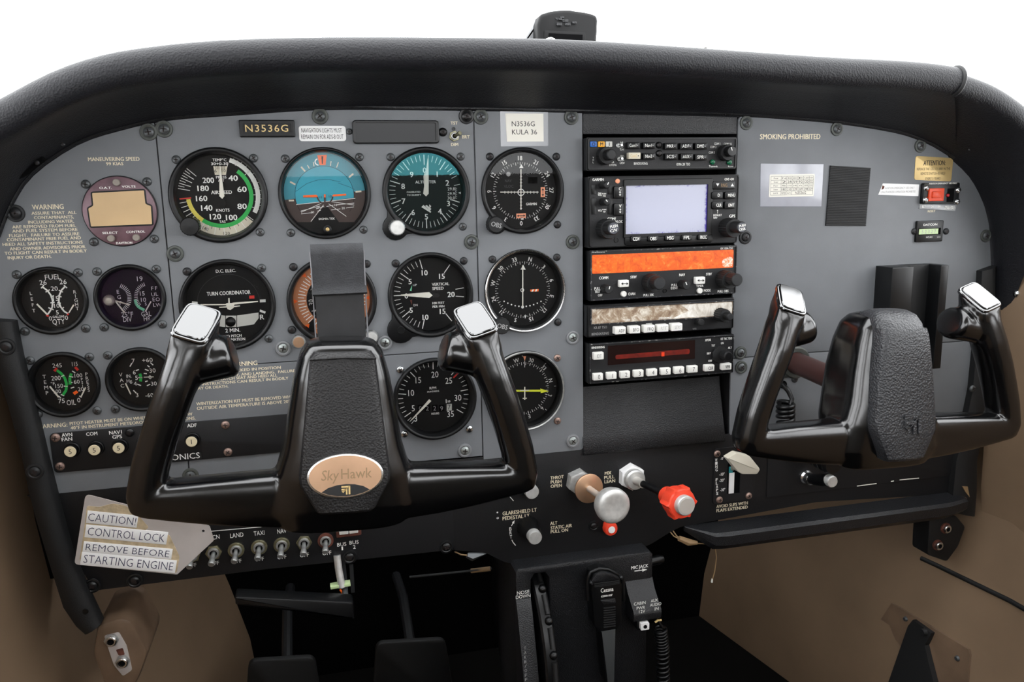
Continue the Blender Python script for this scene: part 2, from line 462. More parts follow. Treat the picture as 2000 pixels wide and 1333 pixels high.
# ================================================================== the cabin
def wall_prof(w):     # half-width of the cabin about u=246 and its taper towards the firewall
    return 540 if w >= 60 else 540-(60-w)*.145 if w > -40 else 525.5-(-40-w)*.2
WALLV = [(26, 0), (0, 2), (-80, 4), (-200, 2), (-300, -8), (-380, -22), (-470, -48), (-560, -70), (-640, -78)]
def wall_d(v):
    for (a, x), (b, y) in zip(WALLV, WALLV[1:]):
        if v >= b: return x+(y-x)*min(1, max(0, (a-v)/(a-b)))
    return WALLV[-1][1]
def side_wall(name, sgn, label):
    mb = B('tan_vinyl'); ws = [-420, -300, -200, -120, -60, -20, 20, 60, 150, 400, 800, 1250]
    vs = WALLV
    g = [[(246+sgn*(wall_prof(w)+d), v, w) for v, d in vs] for w in ws]
    def lf(gg): mb.loft(gg if sgn < 0 else gg[::-1], closed=False)
    lf(g)
    # thickness: outer skin
    g2 = [[(246+sgn*(wall_prof(w)+45), v, w) for v, d in vs] for w in ws]
    mb.use('headliner').loft(g2[::-1] if sgn < 0 else g2, closed=False)
    mb.loft([[(246+sgn*(wall_prof(w)+d), 26, w) for w in ws] for d in ((0, 45) if sgn > 0 else (45, 0))], closed=False)
    return solo(name, mb, label, None, (246+sgn*560, -300, 300), kind='structure', smooth=60)
side_wall('wall_left', -1, 'tan vinyl side panel beside the pilot')
side_wall('wall_right', 1, 'tan vinyl side panel beside the passenger')
mb = B('carpet'); mb.add([(-340, -640, -420), (830, -640, -420), (830, -640, 1250), (-340, -640, 1250)], [(3, 2, 1, 0)])
solo('floor', mb, 'dark carpeted cabin floor', None, (246, -640, 400), kind='structure')
mb = B('firewall'); mb.box(-300, -640, 800, 205, -426, -420)
solo('wall_front', mb, 'black firewall at the front of the footwells', None, (246, -300, -420), kind='structure')
mb = B('headliner'); mb.box(-340, -640, 830, 150, 1250, 1256); mb.box(-340, 470, 830, 560, 1250, 1256); mb.box(-340, 150, -120, 470, 1250, 1256); mb.box(610, 150, 830, 470, 1250, 1256)
solo('wall_rear', mb, 'pale rear bulkhead with a window opening', None, (246, 0, 1250), kind='structure')
mb = B('headliner')
for sgn in (-1, 1):
    for w0, w1 in ((330, 390), (820, 900)):       # roof pillars between the side windows
        a = 246+sgn*545; b = 246+sgn*585
        mb.box(min(a, b), 0, max(a, b), 540, w0, w1)
solo('trim_1', mb, 'pale pillars between the side windows', None, (246, 250, 600), kind='structure')
mb = B('headliner'); mb.box(-340, 540, 830, 560, 430, 1256)
solo('ceiling', mb, 'pale headliner of the cabin', None, (246, 540, 700), kind='structure')
mb = B('black_soft')
mb.box(-340, -45, -258, 120, -10, -3.5)
solo('trim_2', mb, 'black filler at the pilot end of the panel', None, (-300, 80, -6), kind='structure')
mb = B('black_soft'); mb.box(744, -45, 830, 120, -10, -3.5)
solo('trim_3', mb, 'black filler at the passenger end of the panel', None, (790, 80, -6), kind='structure')
def pane(name, pts, label):
    mb = B('window_glass'); mb.add(pts, [tuple(range(len(pts)))]); c = [sum(p[i] for p in pts)/len(pts) for i in range(3)]
    return solo(name, mb, label, None, c, kind='structure', smooth=0)
mb = B('window_glass'); rows = []
for t in range(7):
    k = t/6; rows.append([(246+x*(560-40*(1-k)), 205+335*k, -400+830*k-45*(x*x)) for x in (-1, -.7, -.35, 0, .35, .7, 1)])
mb.loft(rows, closed=False); solo('window_1', mb, 'curved clear windshield', None, (246, 370, -130), kind='structure', smooth=60)
pane('window_2', [(-318, 26, 390), (-318, 26, 820), (-318, 540, 820), (-318, 540, 390)], 'clear side window beside the pilot')
pane('window_3', [(810, 26, 390), (810, 26, 820), (810, 540, 820), (810, 540, 390)], 'clear side window beside the passenger')
pane('window_4', [(-318, 26, -200), (-318, 26, 330), (-318, 480, 330), (-318, 300, -200)], 'clear forward side window beside the pilot')
pane('window_5', [(810, 26, -200), (810, 26, 330), (810, 480, 330), (810, 300, -200)], 'clear forward side window beside the passenger')

# ================================================================== instrument panel plates
DIAL = {}   # name -> (px, py, outer radius mm)
for n, a in dict(asi=(427, 382, 41.5), ai=(635, 378, 41), alt=(833.5, 374.5, 41), nav1=(1022, 373, 41), tc=(445, 596.5, 41.5), dg=(649, 588, 41),
                 vsi=(842, 577, 41), nav2=(1026, 568.5, 41), rpm=(850, 779.5, 41), adf=(1026, 764, 41), fuel=(99, 588, 29.3), egt=(254, 582, 29.3),
                 oil=(124, 752.5, 29.3), vac=(275, 742, 29.3), oat=(234.5, 413, 29.5)).items():
    DIAL[n] = P(a[0], a[1], 2)+(a[2],)
ip = Thing('instrument_panel', 'grey metal aircraft instrument panel with engraved warnings and many screws', 'dashboard', (246, 0, 0))
def hole(n): u, v, r = DIAL[n]; return circ(u, v, r-3.2, 40)
tl = [P(*p) for p in ((303, 237), (233, 253), (190, 266), (148, 282), (99, 309), (62, 341), (37, 371), (20, 403), (2, 440), (-16, 500))]
LB = -156
def plate(name, poly, holes=(), m='panel_grey', w1=0., th=2.2, bev=.35):
    return ip.part(name, B(m).prism(poly, w1-th, w1, bev, holes=holes))
us = P(308, 300)[0]
poly = [(us-.5, tl[0][1]-.6)]+tl+[P(-14, 600), P(6, 650), P(28, 720), P(60, 840), (-253, LB), (us-.5, LB)]
plate('panel_plate', poly, [hole(n) for n in ('fuel', 'egt', 'oil', 'vac', 'oat')])
uc = P(930, 400)[0]; SV = -50
tp = [P(*p) for p in ((450, 222), (540, 215), (625, 211.5), (720, 211), (800, 211), (926, 213))]
plate('panel_plate', [(us+.5, SV+.5), (uc-.5, SV+.5), (uc-.5, tp[-1][1])]+tp[::-1]+[P(380, 229), (us+.5, tl[0][1]+1)], [hole(n) for n in ('asi', 'ai', 'alt', 'tc', 'dg', 'vsi')])
plate('panel_plate', [(us+.5, LB), (uc-.5, LB-4), (uc-.5, SV-.3), (us+.5, SV-.3)], [hole('rpm')])
ur0 = P(1138, 400)[0]; ur1 = P(1437, 400)[0]
plate('panel_plate', rpoly([(uc+.5, LB-8), (ur0, LB-8), (ur0, 178), (uc+.5, 178)], [0, 4, 5, 0]), [hole(n) for n in ('nav1', 'nav2', 'adf')])
tr = [P(*p) for p in ((1437, 226), (1540, 231), (1640, 240), (1748, 257), (1809, 277), (1854, 303), (1894, 343), (1920, 391), (1932, 438), (1937, 560))]
plate('panel_plate', [(ur1, -78)]+[(ur1, tr[0][1]-4), (ur1+3, tr[0][1])]+tr[1:]+[(752, -78)])
plate('panel_plate', [(ur1, -79), (752, -79), (744, LB-8), (ur1+2, LB-8)])
# black structure behind the seams and behind the radios
solo('wall_panel', B('black_matte').box(-285, -262, 770, 182, -64, -58), 'black bulkhead behind the instrument panel', None, (246, -40, -60), kind='structure')
for q_ in ((us-3, LB, us+3, 160), (uc-3, LB, uc+3, 178), (us-3, SV-3, uc+3, SV+3), (ur1, -82, 750, -75)): ip.part('seam_backing', B('print_black').box(*q_, -4, -2.3))
# radio bay: black textured strip above, curved textured plate below
ip.part('bay_top_plate', B('black_crackle').prism([(ur0+1, P(1200, 262)[1]), (ur1-1, P(1200, 262)[1]), (ur1-1, 182), (ur0+1, 182)], -3, -.8, .5))
prof = [(-100, -12.5), (-108, -11.5), (-125, -7), (-150, 0), (-167, 5), (-169, 4)]
ip.part('bay_lower_plate', B('black_crackle').loft([[(ur0-1, v, w) for v, w in prof], [(ur1-6, v, w) for v, w in prof]], closed=False), smooth=60)
ip.part('bay_wall', B('panel_dark').box(ur0-2.6, -172, ur0-.8, 182, -40, -2.4))
ip.part('bay_wall', B('panel_dark').box(ur1+.6, -172, ur1+2.4, 182, -40, -2.4))
# engraved lettering on the grey plates
LT = []
def letter(rows, w=.12, m='print_cream', wt='b', th=ip):
    b = B(m)
    for r in rows:
        t, x, y, wpx, h = r[:5]; b.T(t, x, y, wpx, h, w, wt, **(r[5] if len(r) > 5 else {}))
    return th.part('lettering', b, smooth=0)
letter([('MANEUVERING SPEED', 222.5, 311, 101, 7.5), ('99 KIAS', 224, 320, 34, 6.2)])
Q = Z(0, 200, 4.039)
def q4(t, x0, x1, y, h): a = Q(x0, y); b = Q(x1, y); return (t, (a[0]+b[0])/2, a[1], b[0]-a[0], h)
letter([q4('WARNING', 252, 503, 825, 9.3), q4('ASSURE THAT  ALL', 248, 605, 872, 5.9), q4('CONTAMINANTS,', 268, 583, 907, 5.9), q4('INCLUDING WATER,', 222, 585, 942, 5.9),
        q4('ARE REMOVED FROM FUEL', 97, 602, 978, 5.9), q4('AND FUEL SYSTEM BEFORE', 97, 615, 1010, 5.9), q4('FLIGHT.  FAILURE TO ASSURE', 73, 630, 1045, 5.9),
        q4('CONTAMINANT FREE FUEL AND', 55, 643, 1077, 5.9), q4('HEED ALL SAFETY INSTRUCTIONS', 22, 657, 1113, 5.9), q4('AND OWNER ADVISORIES PRIOR', 78, 678, 1148, 5.9),
        q4('TO FLIGHT CAN RESULT IN BODILY', 38, 690, 1182, 5.9), q4('INJURY OR DEATH.', 60, 408, 1222, 5.9)])
letter([('WARNING', 472, 711, 62, 8.5), ('ASSURE SEAT IS LOCKED IN POSITION', 463, 723.7, 174, 5.3), ('PRIOR TO TAXI, TAKE-OFF, AND LANDING.  FAILURE', 466, 732.1, 226, 5.3),
        ('TO PROPERLY LATCH SEAT AND HEED ALL', 458, 739, 170, 5.3), ('SAFETY INSTRUCTIONS CAN RESULT IN BODILY', 463, 746, 205, 5.3), ('INJURY OR DEATH.', 408, 757.5, 77, 5.3),
        ('WINTERIZATION KIT MUST BE REMOVED WHEN', 482, 782, 196, 6), ('OUTSIDE AIR TEMPERATURE IS ABOVE 20°F.', 480, 791, 190, 6)])
letter([('WARNING:', 101, 832, 62, 8), ('PITOT HEATER MUST BE ON WHEN OPERATING BELOW', 258, 818.5, 242, 6), ('40°F IN INSTRUMENT METEOROLOGICAL CONDITIONS.', 262, 826.6, 246, 6)])
for r in [('TST', 887, 240.5, 14, 6), ('BRT', 910, 267.5, 15, 6.5), ('DIM', 888, 282.5, 14, 6)]: letter([r])
letter([('SMOKING PROHIBITED', 1544, 267, 118, 10)])
for x, y, k in [(290, 258, 'big'), (320, 252, 'big'), (625, 227, 'big'), (911, 227, 'bigblack'), (939, 228, 'big'), (1116, 229, 'big'), (30, 417, 'bigdark'), (342, 496, 'big'), (921, 473, 'big'),
                (1119, 473, 'big'), (553, 681, 'biglight'), (752, 670, 'biglight'), (1119, 660, 'biglight'), (1119, 862, 'biglight'), (908, 881, 'biglight'), (372, 930, 'big'), (1458, 240, 'big'), (1635, 252, 'big'),
                (1798, 285, 'big'), (1926, 461, 'big'), (1456, 464, 'bigdark'), (1447, 690, 'big'), (1448, 718, 'big'), (1553, 741, 'grey')]:
    screw(ip, x, y, k)
for s in ('grey 167,360 287,355 183,473 301,467 344,312 495,309 508,454 557,310 702,307 568,455 710,449 763,307 900,306 904,443', 'dark 957,306 1087,306 1089,439 365,531 573,522 716,516 570,645 773,515 906,510 962,507 1088,503 1090,630',
          'grey 511,524 525,662 32,537 152,533 48,648 167,642 189,531 305,526 203,640 317,634 58,705 174,698 74,810 189,803 210,695 225,800', 'silver 782,723 790,849 917,839', 'rust 1089,700 1089,823'):
    k, *ps = s.split()
    for p in ps: x, y = map(float, p.split(',')); screw(ip, x, y, k, 0, .92)

# ================================================================== lower black panels
lp = Thing('switch_dashboard', 'black painted metal lower panel carrying switches and engine controls', 'dashboard', (246, -200, 0))
def lplate(name, poly, m='panel_dark', w0=-2.2, w1=-.2, bev=.35): return lp.part(name, B(m).prism(poly, w0, w1, bev))
ue = P(886, 1000)[0]
lplate('panel_plate', [P(95, 1000), P(183, 1155), P(520, 1113), (ue-.4, P(886, 1075)[1]), (ue-.4, LB-5), (-262, LB+1)])
ug = P(1330, 960)[0]
lplate('panel_plate', rpoly([(ue+.4, LB-5), P(886, 1076), P(948, 1080), P(992, 1103), P(1040, 1098), P(1262, 1070), P(1310, 1040), P(1330, 1030), (ug+170, P(1330, 1015)[1]), (748, P(1880, 965)[1]), (748, LB-9)], [0, 0, 6, 10, 4, 10, 8, 3, 0, 0, 0]))
for rows in ([('GLARESHIELD LT', 1015, 1000, 67, 7), ('PEDESTAL LT', 1008, 1010.5, 53, 7)], [('THROT', 1088, 933, 26, 6.2), ('PUSH', 1086, 941.5, 21, 6.2), ('OPEN', 1086.5, 949.5, 22, 6.2)],
        [('MIX', 1187.5, 924.5, 13, 6.2), ('PULL', 1190, 932.5, 20, 6.2), ('LEAN', 1191, 940.5, 21, 6.2)], [('ALT', 1081.5, 1022.5, 14, 6.2), ('STATIC AIR', 1096.5, 1029.5, 42, 6.2), ('PULL ON', 1092.5, 1037.5, 34, 6.2)],
        [('AVOID SLIPS WITH', 1430, 986.5, 61, 5.8), ('FLAPS EXTENDED', 1430, 994.5, 61, 5.8)], [('CABIN AIR', 1563, 916.5, 38, 5.6), ('PULL', 1552.5, 923.5, 17, 5.6), ('ON', 1549.5, 931, 10, 5.6)]): letter(rows, 0, 'print_cream', 'b', lp)
for r in [('BCN', 419, 1050, 20, 8.5), ('LAND', 462.5, 1046, 26, 8.5), ('TAXI', 506, 1042, 21, 8.5), ('NAV', 550.5, 1038, 18, 8.5), ('STROBE', 593.5, 1034, 36, 8.5), ('PITOT HEAT', 637, 1030.5, 40, 8.5)]+[
        ('OFF', 375+k*43.9, 1105-k*4.05, 17.5, 7.5) for k in range(7)]: letter([r], 0, 'print_white', 'r', lp)
letter([('BUS', 667.5, 1064, 18, 7), ('1', 668.5, 1072, 3, 7)], 0, 'print_white', 'r', lp); letter([('BUS', 691.5, 1060, 18, 7), ('2', 692, 1069, 5, 7)], 0, 'print_white', 'r', lp)
lp.part('lettering', B('print_white').L([(410, 1038.5), (520, 1029)], 1.4, 0), smooth=0)
lp.part('lettering', B('print_white').text('o', *P(972, 1011.5), 3.2, None, 0, 'b'), smooth=0); lp.part('lettering', B('print_white').flat(circ(*P(971.5, 1001.5), .9, 10), 0), smooth=0)
b = B('print_white')
for (x, y, c) in ((997, 1034, 'B'), (997.5, 1041.5, 'R'), (998, 1049.5, 'T')): b.T(c, x, y, 4.5, 6.5, 0)
b.L([(999, 1028), (1003, 1020)], 1.3); b.PF([(1000, 1021), (1005, 1017), (1004, 1024)]); b.L([(999.5, 1055), (1002, 1060), (1007, 1066)], 1.3)
lp.part('lettering', b, smooth=0); lp.part('lettering', B('print_white').L([(996, 971), (1003, 979)], 1.3), smooth=0)
for x, y in ((263, 1135), (683, 1089), (872, 1069)): screw(lp, x, y, 'bigblack')
screw(lp, 1160, 1028, 'bigblack', 0, .8)
# ================================================================== side posts of the panel
lpost = Thing('panel_post', 'black moulded post along the pilot side edge of the panel', 'trim', (-255, -150, 0))
def strip(pl, pr, w0, w1, bulge=6):
    rings = []
    for a, c in zip(pl, pr):
        A = Vector(a); C = Vector(c); m = (A+C)/2
        rings.append([(A.x, A.y, w0), (A.x, A.y, w1-bulge*.3), (A.x*.85+C.x*.15, A.y*.85+C.y*.15, w1), (m.x, m.y, w1+bulge*.3), (A.x*.15+C.x*.85, A.y*.15+C.y*.85, w1), (C.x, C.y, w1-bulge*.5), (C.x, C.y, w0)])
    return rings
L_ = [P(*p, 10) for p in ((-14, 625), (-12, 700), (20, 800), (44, 890), (58, 960), (74, 1020), (95, 1090), (125, 1185), (150, 1222), (168, 1238))]
R_ = [P(*p, 10) for p in ((26, 628), (40, 700), (68, 805), (88, 890), (103, 950), (118, 1010), (140, 1090), (178, 1175), (192, 1205), (198, 1218))]
lpost.part('post_body', B('black_soft').loft(strip(L_, R_, .05, 14)), smooth=50)
screw(lpost, 12, 678, 'bigdark', 15); screw(lpost, 68, 922, 'bigdark', 15)
screw(lpost, 180, 1145, 'bigblack', 2)
lpost.part('rivet_hole', socket(*P(166, 1197, 17), 2, 15.6))
rpost = Thing('panel_post', 'black moulded post along the passenger side edge of the panel', 'trim', (748, -180, 0))
L_ = [P(*p, 8) for p in ((1918, 530), (1912, 640), (1900, 760), (1880, 860), (1868, 900), (1862, 960), (1858, 1000))]
R_ = [P(*p, 8) for p in ((1946, 520), (1944, 640), (1936, 760), (1918, 860), (1910, 900), (1909, 960), (1905, 1010))]
rpost.part('post_body', B('black_soft').loft(strip(L_, R_, .05, 10)), smooth=50)
screw(rpost, 1884, 978, 'silver', 12.5); screw(rpost, 1900, 760, 'grey', 11)
rpost.part('worn_corner', B('wire_tan').prism([P(*p, 12) for p in ((1880, 951), (1890, 951), (1894, 972), (1886, 962))], 8, 12.2))

# ================================================================== glareshield
def gl_sections(pairs, rad, wl, tailn=2, wdeck=-330):
    A = [Vector(P(a, b, 1)) for (a, b), _ in pairs]; O = [Vector(P(a, b, wl)) for _, (a, b) in pairs]; secs = []
    for i in range(len(pairs)):
        t = (O[min(i+1, len(O)-1)]-O[max(i-1, 0)]).normalized(); n = Vector((-t.y, t.x))
        if n.y < 0 and abs(n.y) > .2: n = -n
        C = O[i]-n*rad; a = A[i]; s = []
        q0 = C+n*rad*math.sin(math.radians(-75)); w0 = wl+rad*math.cos(math.radians(-75))
        s.append((a.x-n.x*3, a.y-n.y*3, -.5)); s.append((a.x, a.y, 2.))
        for k in (.12, .35, .6, .85): p = a.lerp(q0, k); s.append((p.x+n.x*7*math.sin(math.pi*k), p.y+n.y*7*math.sin(math.pi*k), 2+(w0-2)*k))
        for d in range(-75, 136, 15):
            r = math.radians(d); p = C+n*rad*math.sin(r); s.append((p.x, p.y, wl+rad*math.cos(r)))
        e = C+n*rad*.55
        s.append((e.x, e.y, wl-60)); s.append((e.x-n.x*6, e.y-n.y*6, -60)); s.append((e.x-n.x*14, e.y-n.y*14, wdeck))
        secs.append(s)
    return secs
main = [((-75, 640), (-330, 420)), ((-45, 550), (-240, 330)), ((-12, 480), (-130, 262)), ((20, 400), (-20, 205)), ((62, 338), (100, 142)), ((148, 279), (200, 108)), ((233, 250), (300, 91)), ((329, 230), (400, 81)), ((450, 221), (500, 76)),
        ((620, 210), (640, 73)), ((800, 210), (800, 73)), ((1000, 213), (1000, 75)), ((1140, 216), (1130, 79)), ((1290, 219), (1260, 87)), ((1440, 223), (1376, 95)), ((1540, 229), (1500, 104)), ((1640, 238), (1620, 112)),
        ((1748, 255), (1740, 118)), ((1809, 275), (1805, 123)), ((1850, 298), (1850, 129)), ((1864, 308), (1868, 132))]
gs = Thing('glareshield', 'padded black textured glareshield overhanging the instrument panel', 'glareshield', (246, 200, 60))
def refine(pr, k=3):
    o = []
    for i in range(len(pr)-1):
        p0, p1, p2, p3 = pr[max(i-1, 0)], pr[i], pr[i+1], pr[min(i+2, len(pr)-1)]
        for j in range(k):
            t = j/k; f = lambda a, b, c, d: .5*(2*b+(c-a)*t+(2*a-5*b+4*c-d)*t*t+(3*b-a-3*c+d)*t**3)
            o.append(tuple(tuple(f(p0[m][n], p1[m][n], p2[m][n], p3[m][n]) for n in (0, 1)) for m in (0, 1)))
    return o+[pr[-1]]
secs = gl_sections(refine(main), 13, 92)
mb = B('black_leather').loft(secs[::-1], closed=False)
gs.part('padded_hood', mb, smooth=70)
end = secs[-1][6:21]; mb = B('black_soft')
gs.part('hood_end', mb.add(end, [tuple(range(len(end)))[::-1]]))
gs.part('piping', B('black_soft').tube(end, 2.2, 8), smooth=60)
tail = [((1854, 302), (1840, 136)), ((1895, 341), (1890, 150)), ((1922, 390), (1935, 168)), ((1935, 438), (1975, 193)), ((1941, 520), (2010, 222)), ((1945, 600), (2050, 265)), ((1948, 660), (2090, 320))]
gs.part('end_trim', B('black_leather').loft(gl_sections(refine(tail), 11, 78)[::-1], closed=False), smooth=70)
gs.part('edge_welt', B('black_crackle').tube([P3(*p[0], 2.5) for p in refine(main)], 1.6, 6), smooth=60)
for x, y in ((1075, 79), (1376, 96)):
    p = P(x, y, 86); gs.part('snap_button', B('steel_bright').tube([(p[0], p[1]-3, 86), (p[0], p[1]-1, 86), (p[0], p[1]+1.2, 86), (p[0], p[1]+2.2, 86)], [4.2, 4.4, 3.8, 1.6], 14))
# dark bracket under the pilot end of the hood
br = B('black_matte').prism(rpoly([P(*p, 14) for p in ((-20, 340), (20, 320), (52, 292), (80, 296), (84, 312), (60, 330), (10, 372), (-20, 380))], 2), 4, 14, 1.5)
gs.part('bracket', br)
for x, y in ((72, 318), (26, 310), (122, 282), (1895, 292), (1925, 321)): screw(gs, x, y, 'dark', 15 if x < 100 else 24, .45)

# ================================================================== magnetic compass on the deck
cw = -150
c0 = P(1103, 60, cw); co = Thing('magnetic_compass', 'black magnetic compass standing on the glareshield against the windshield', 'compass', (c0[0], 215, cw))
def cp(*a): return [P(x, y, cw) for x, y in a]
body = rpoly(cp((1050, 86), (1050, 46), (1056, 27), (1080, 20), (1110, 18), (1150, 24), (1169, 30), (1168, 60), (1166, 86)), [1, 3, 6, 5, 5, 5, 4, 2, 1])
co.part('housing', B('face_black').prism(body, cw-60, cw, 4, back=True), smooth=50)
co.part('window_frame', B('face_black').prism(rpoly(cp((1062, 84), (1062, 60), (1142, 64), (1142, 84)), 2), cw-1, cw+3, 1))
co.part('window_glass', B('black_matte').prism(cp((1070, 82), (1070, 66), (1136, 69), (1136, 82)), cw, cw+3.4))
co.part('lens', B('clear_plastic').prism(rpoly([P(x, y, cw-20) for x, y in ((1020, 86), (1024, 68), (1040, 42), (1060, 30), (1062, 86))], 3), cw-70, cw-18, 3, back=True), smooth=50)
rg = B('black_crackle')
for i in range(10):
    x = 1085+random.uniform(0, 34); y = 32+random.uniform(0, 14); rg.box(*P(x, y, cw+1), *P(x+random.uniform(5, 12), y+random.uniform(2, 6), cw+1), cw-1, cw+random.uniform(.5, 2.5), .6)
co.part('adhesive_remains', rg)
mb = B('black_soft'); u0, v0 = P(1103, 84, cw); sd = min(secs, key=lambda q: abs(q[-1][0]-u0)); dk = sd[-2][1]+(sd[-1][1]-sd[-2][1])*(-60-(cw-10))/270; mb.box(u0-16, dk-.5, u0+16, v0+2, cw-45, cw-10); co.part('stem', mb)
# ================================================================== round instruments
WF = -8.     # depth of a dial face behind the panel front
class Dial(Thing):
    def __init__(s, key, name, label, zf, glass='dial_glass', ratio=.86, rim=None, group=None, wf=WF, front=4.):
        u, v, r = DIAL[key]; Thing.__init__(s, name, label, 'gauge', (u, v, 0), group)
        s.u, s.v, s.R, s.rf, s.z, s.wf = u, v, r, r*ratio, zf, wf; s.w = wf+.12; rf = s.rf
        s.part('bezel', B('black_bezel').lathe(u, v, [(r, -3), (r, front-1.6), (r-.6, front-.5), (r-1.8, front), (rf+3.2, front), (rf+1.6, front-.6), (rf+.4, -1.5), (rf, wf-.5)][:-1]+[(rf-.1, wf)], 64).f and MB() or MB())
        mb = B('black_bezel'); prof = [(r, -3), (r, front-1.6), (r-.6, front-.5), (r-1.8, front), (rf+2.8, front), (rf+1.4, front-.8), (rf+.3, -1.), (rf, wf)]
        vs = []; n = 64
        for a, w in prof: vs += [(u+a*math.cos(2*math.pi*i/n), v+a*math.sin(2*math.pi*i/n), w) for i in range(n)]
        mb.add(vs, [(k*n+i, k*n+(i+1) % n, (k+1)*n+(i+1) % n, (k+1)*n+i) for k in range(len(prof)-1) for i in range(n)])
        if rim:
            mb.use(rim); q = [(r-.2, front-1.2), (r-.2, front+.2), (r-.9, front+.9), (r-1.9, front+.6), (r-2.3, front-.4)]
            vs = []
            for a, w in q: vs += [(u+a*math.cos(2*math.pi*i/n), v+a*math.sin(2*math.pi*i/n), w) for i in range(n)]
            mb.add(vs, [(k*n+i, k*n+(i+1) % n, (k+1)*n+(i+1) % n, (k+1)*n+i) for k in range(len(q)-1) for i in range(n)])
        s.part('bezel', mb, smooth=40)
        s.part('glass', B(glass).flat(circ(u, v, rf+.2, 48), -.9), smooth=0)
        s.mk = MB(); s.face = B('face_black').flat(circ(u, v, rf+.2, 48), wf)
    def pt(s, x, y, w=None): a = s.z(x, y); return P(a[0], a[1], s.wf if w is None else w)
    def t(s, txt, x, y, h, m='print_white', wd=None, wt='b', rot=0., dw=0., **k):
        a = s.z(x, y); b = s.z(x+1, y+1); q = mpx(*a, s.wf); c = P(*a, s.wf); kx = (b[0]-a[0])
        s.mk.use(m).text(txt, c[0], c[1], h*kx*q[1], wd*kx*q[0] if wd else None, s.w+dw, wt, rot, **k); return s
    def ring(s, rows, r, h, rot0=0., m='print_white', xs=.9, wt='r', radial=True):
        for txt, a in rows:
            t = math.radians(a); s.mk.use(m).text(txt, s.u+r*s.rf*math.sin(t), s.v+r*s.rf*math.cos(t), h, None, s.w, wt, a if radial else 0, xs)
        return s
    def ticks(s, angs, r0, r1, wd, m='print_white'):
        s.mk.use(m)
        for a in angs: s.mk.tick(s.u, s.v, r0*s.rf, r1*s.rf, a, wd, s.w)
        return s
    def arc(s, r0, r1, a0, a1, m, dw=0., n=24): s.mk.use(m).arc(s.u, s.v, r0*s.rf, r1*s.rf, a0, a1, s.w+dw, n); return s
    def ln(s, pts, wd, m='print_white', dw=0.):
        s.mk.use(m).line([s.pt(*p) for p in pts], wd, s.w+dw); return s
    def pf(s, pts, m, dw=0.): s.mk.use(m).flat([s.pt(*p) for p in pts], s.w+dw); return s
    def needle(s, pts, m='needle_white', w0=1.2, w1=1.9, name='needle'):
        s.part(name, B(m).prism([s.pt(*p, s.wf+w1) for p in pts], s.wf+w0, s.wf+w1)); return s
    def done(s): s.part('dial_face', s.face, smooth=0); s.part('dial_markings', s.mk, smooth=0); return s
    def lobe(s, x, y, r, knob=None, kr=6.5, kh=14, hole=False, kx=None):
        u, v = s.pt(x, y, 2); c = Vector((s.u, s.v)); d = Vector((u, v))-c; L = d.length; d.normalize(); n = Vector((-d.y, d.x))
        pts = [c+d*(s.R-6)-n*(r+6), c+d*(L-2)-n*r]+[Vector((u, v))+d*r*math.cos(t)+n*r*math.sin(t) for t in [math.radians(-80+20*i) for i in range(9)]]+[c+d*(L-2)+n*r, c+d*(s.R-6)+n*(r+6)]
        s.part('knob_housing', B('black_bezel').prism([tuple(p) for p in pts], -2, 3.2, 1.2))
        if hole: s.part('hole', socket(u, v, 3, 3.2))
    def knob(s, x, y, r, h, m='black_plastic', cap=None, w0=2., name='knob', txt=None):
        u, v = s.pt(x, y, w0+h); mb = B(m).lathe(u, v, [(r, w0), (r, w0+h-1), (r-.8, w0+h), (r*.6, w0+h+.1)] if cap else [(r, w0), (r, w0+h-1.2), (r-1, w0+h), (0, w0+h+.3)], 40, flute=r*.97, fl=.05)
        if cap: mb.use(cap).lathe(u, v, [(r-1.1, w0+h-.2), (r-1.4, w0+h+.5), (0, w0+h+.6)], 24)
        k = s.part(name, mb, smooth=25)
        if txt: s.part('lettering', B('print_grey').text(txt, u, v, r*.55, r*1.3, w0+h+.7, 'b', 15), parent=k, smooth=0)
def fr(a, b, n): return [a+(b-a)*i/n for i in range(n+1)]

# ---- airspeed indicator
z2 = Z(300, 200, 4.443)
d = Dial('asi', 'airspeed_indicator', 'black airspeed indicator with green, white and yellow arcs, needle upright', z2)
for txt, x, y in (('40', 690, 658), ('60', 767, 755), ('80', 768, 903), ('100', 677, 1000), ('120', 537, 993), ('140', 462, 917), ('160', 417, 835), ('180', 430, 747), ('200', 475, 677)):
    d.t(txt, x, y, 47, wd=83 if len(txt) == 2 else 100, wt='b')
d.arc(.855, .965, 19, 119, 'print_white').arc(.70, .80, 38, 217, 'green', .02).arc(.70, .80, 217, 264, 'yellow', .02).arc(.71, .99, 132, 220, 'cream', -.02)
d.arc(.70, .80, 132, 217, 'green', .03)
d.ticks(fr(281, 313, 4), .70, .98, .55).ticks(fr(212, 260, 7), .80, .97, .5).ticks(fr(285, 309, 3), .84, .98, .5)
d.ticks([52, 90, 112, 130, 146, 160, 178, 192, 204], .70, .98, .45).ticks([30, 66, 79, 101], .84, .98, .4).ticks([137, 153, 168, 185, 198], .80, .86, .5, 'print_black')
d.ticks([266], .68, .95, 1.1, 'red').ticks([18], .7, .8, .5).ticks([24, 36, 44, 58, 72, 84, 96, 106], .96, 1., .3)
d.t('TEMP°C', 571, 500, 24, wd=122).t('30+0-30', 573, 533, 24, wd=150).t('PRESS', 587, 650, 22, wd=92).t('ALT', 587, 678, 22, wd=55).t('AIRSPEED', 590, 781, 30, wd=182).t('KNOTS', 601, 937, 26, wd=116).t('TAS', 597, 1036, 22, wd=56)
d.t('140', 450, 1096, 30, 'print_black', wd=52, wt='r', rot=25).t('120', 634, 1138, 26, 'print_black', wd=56, wt='r')
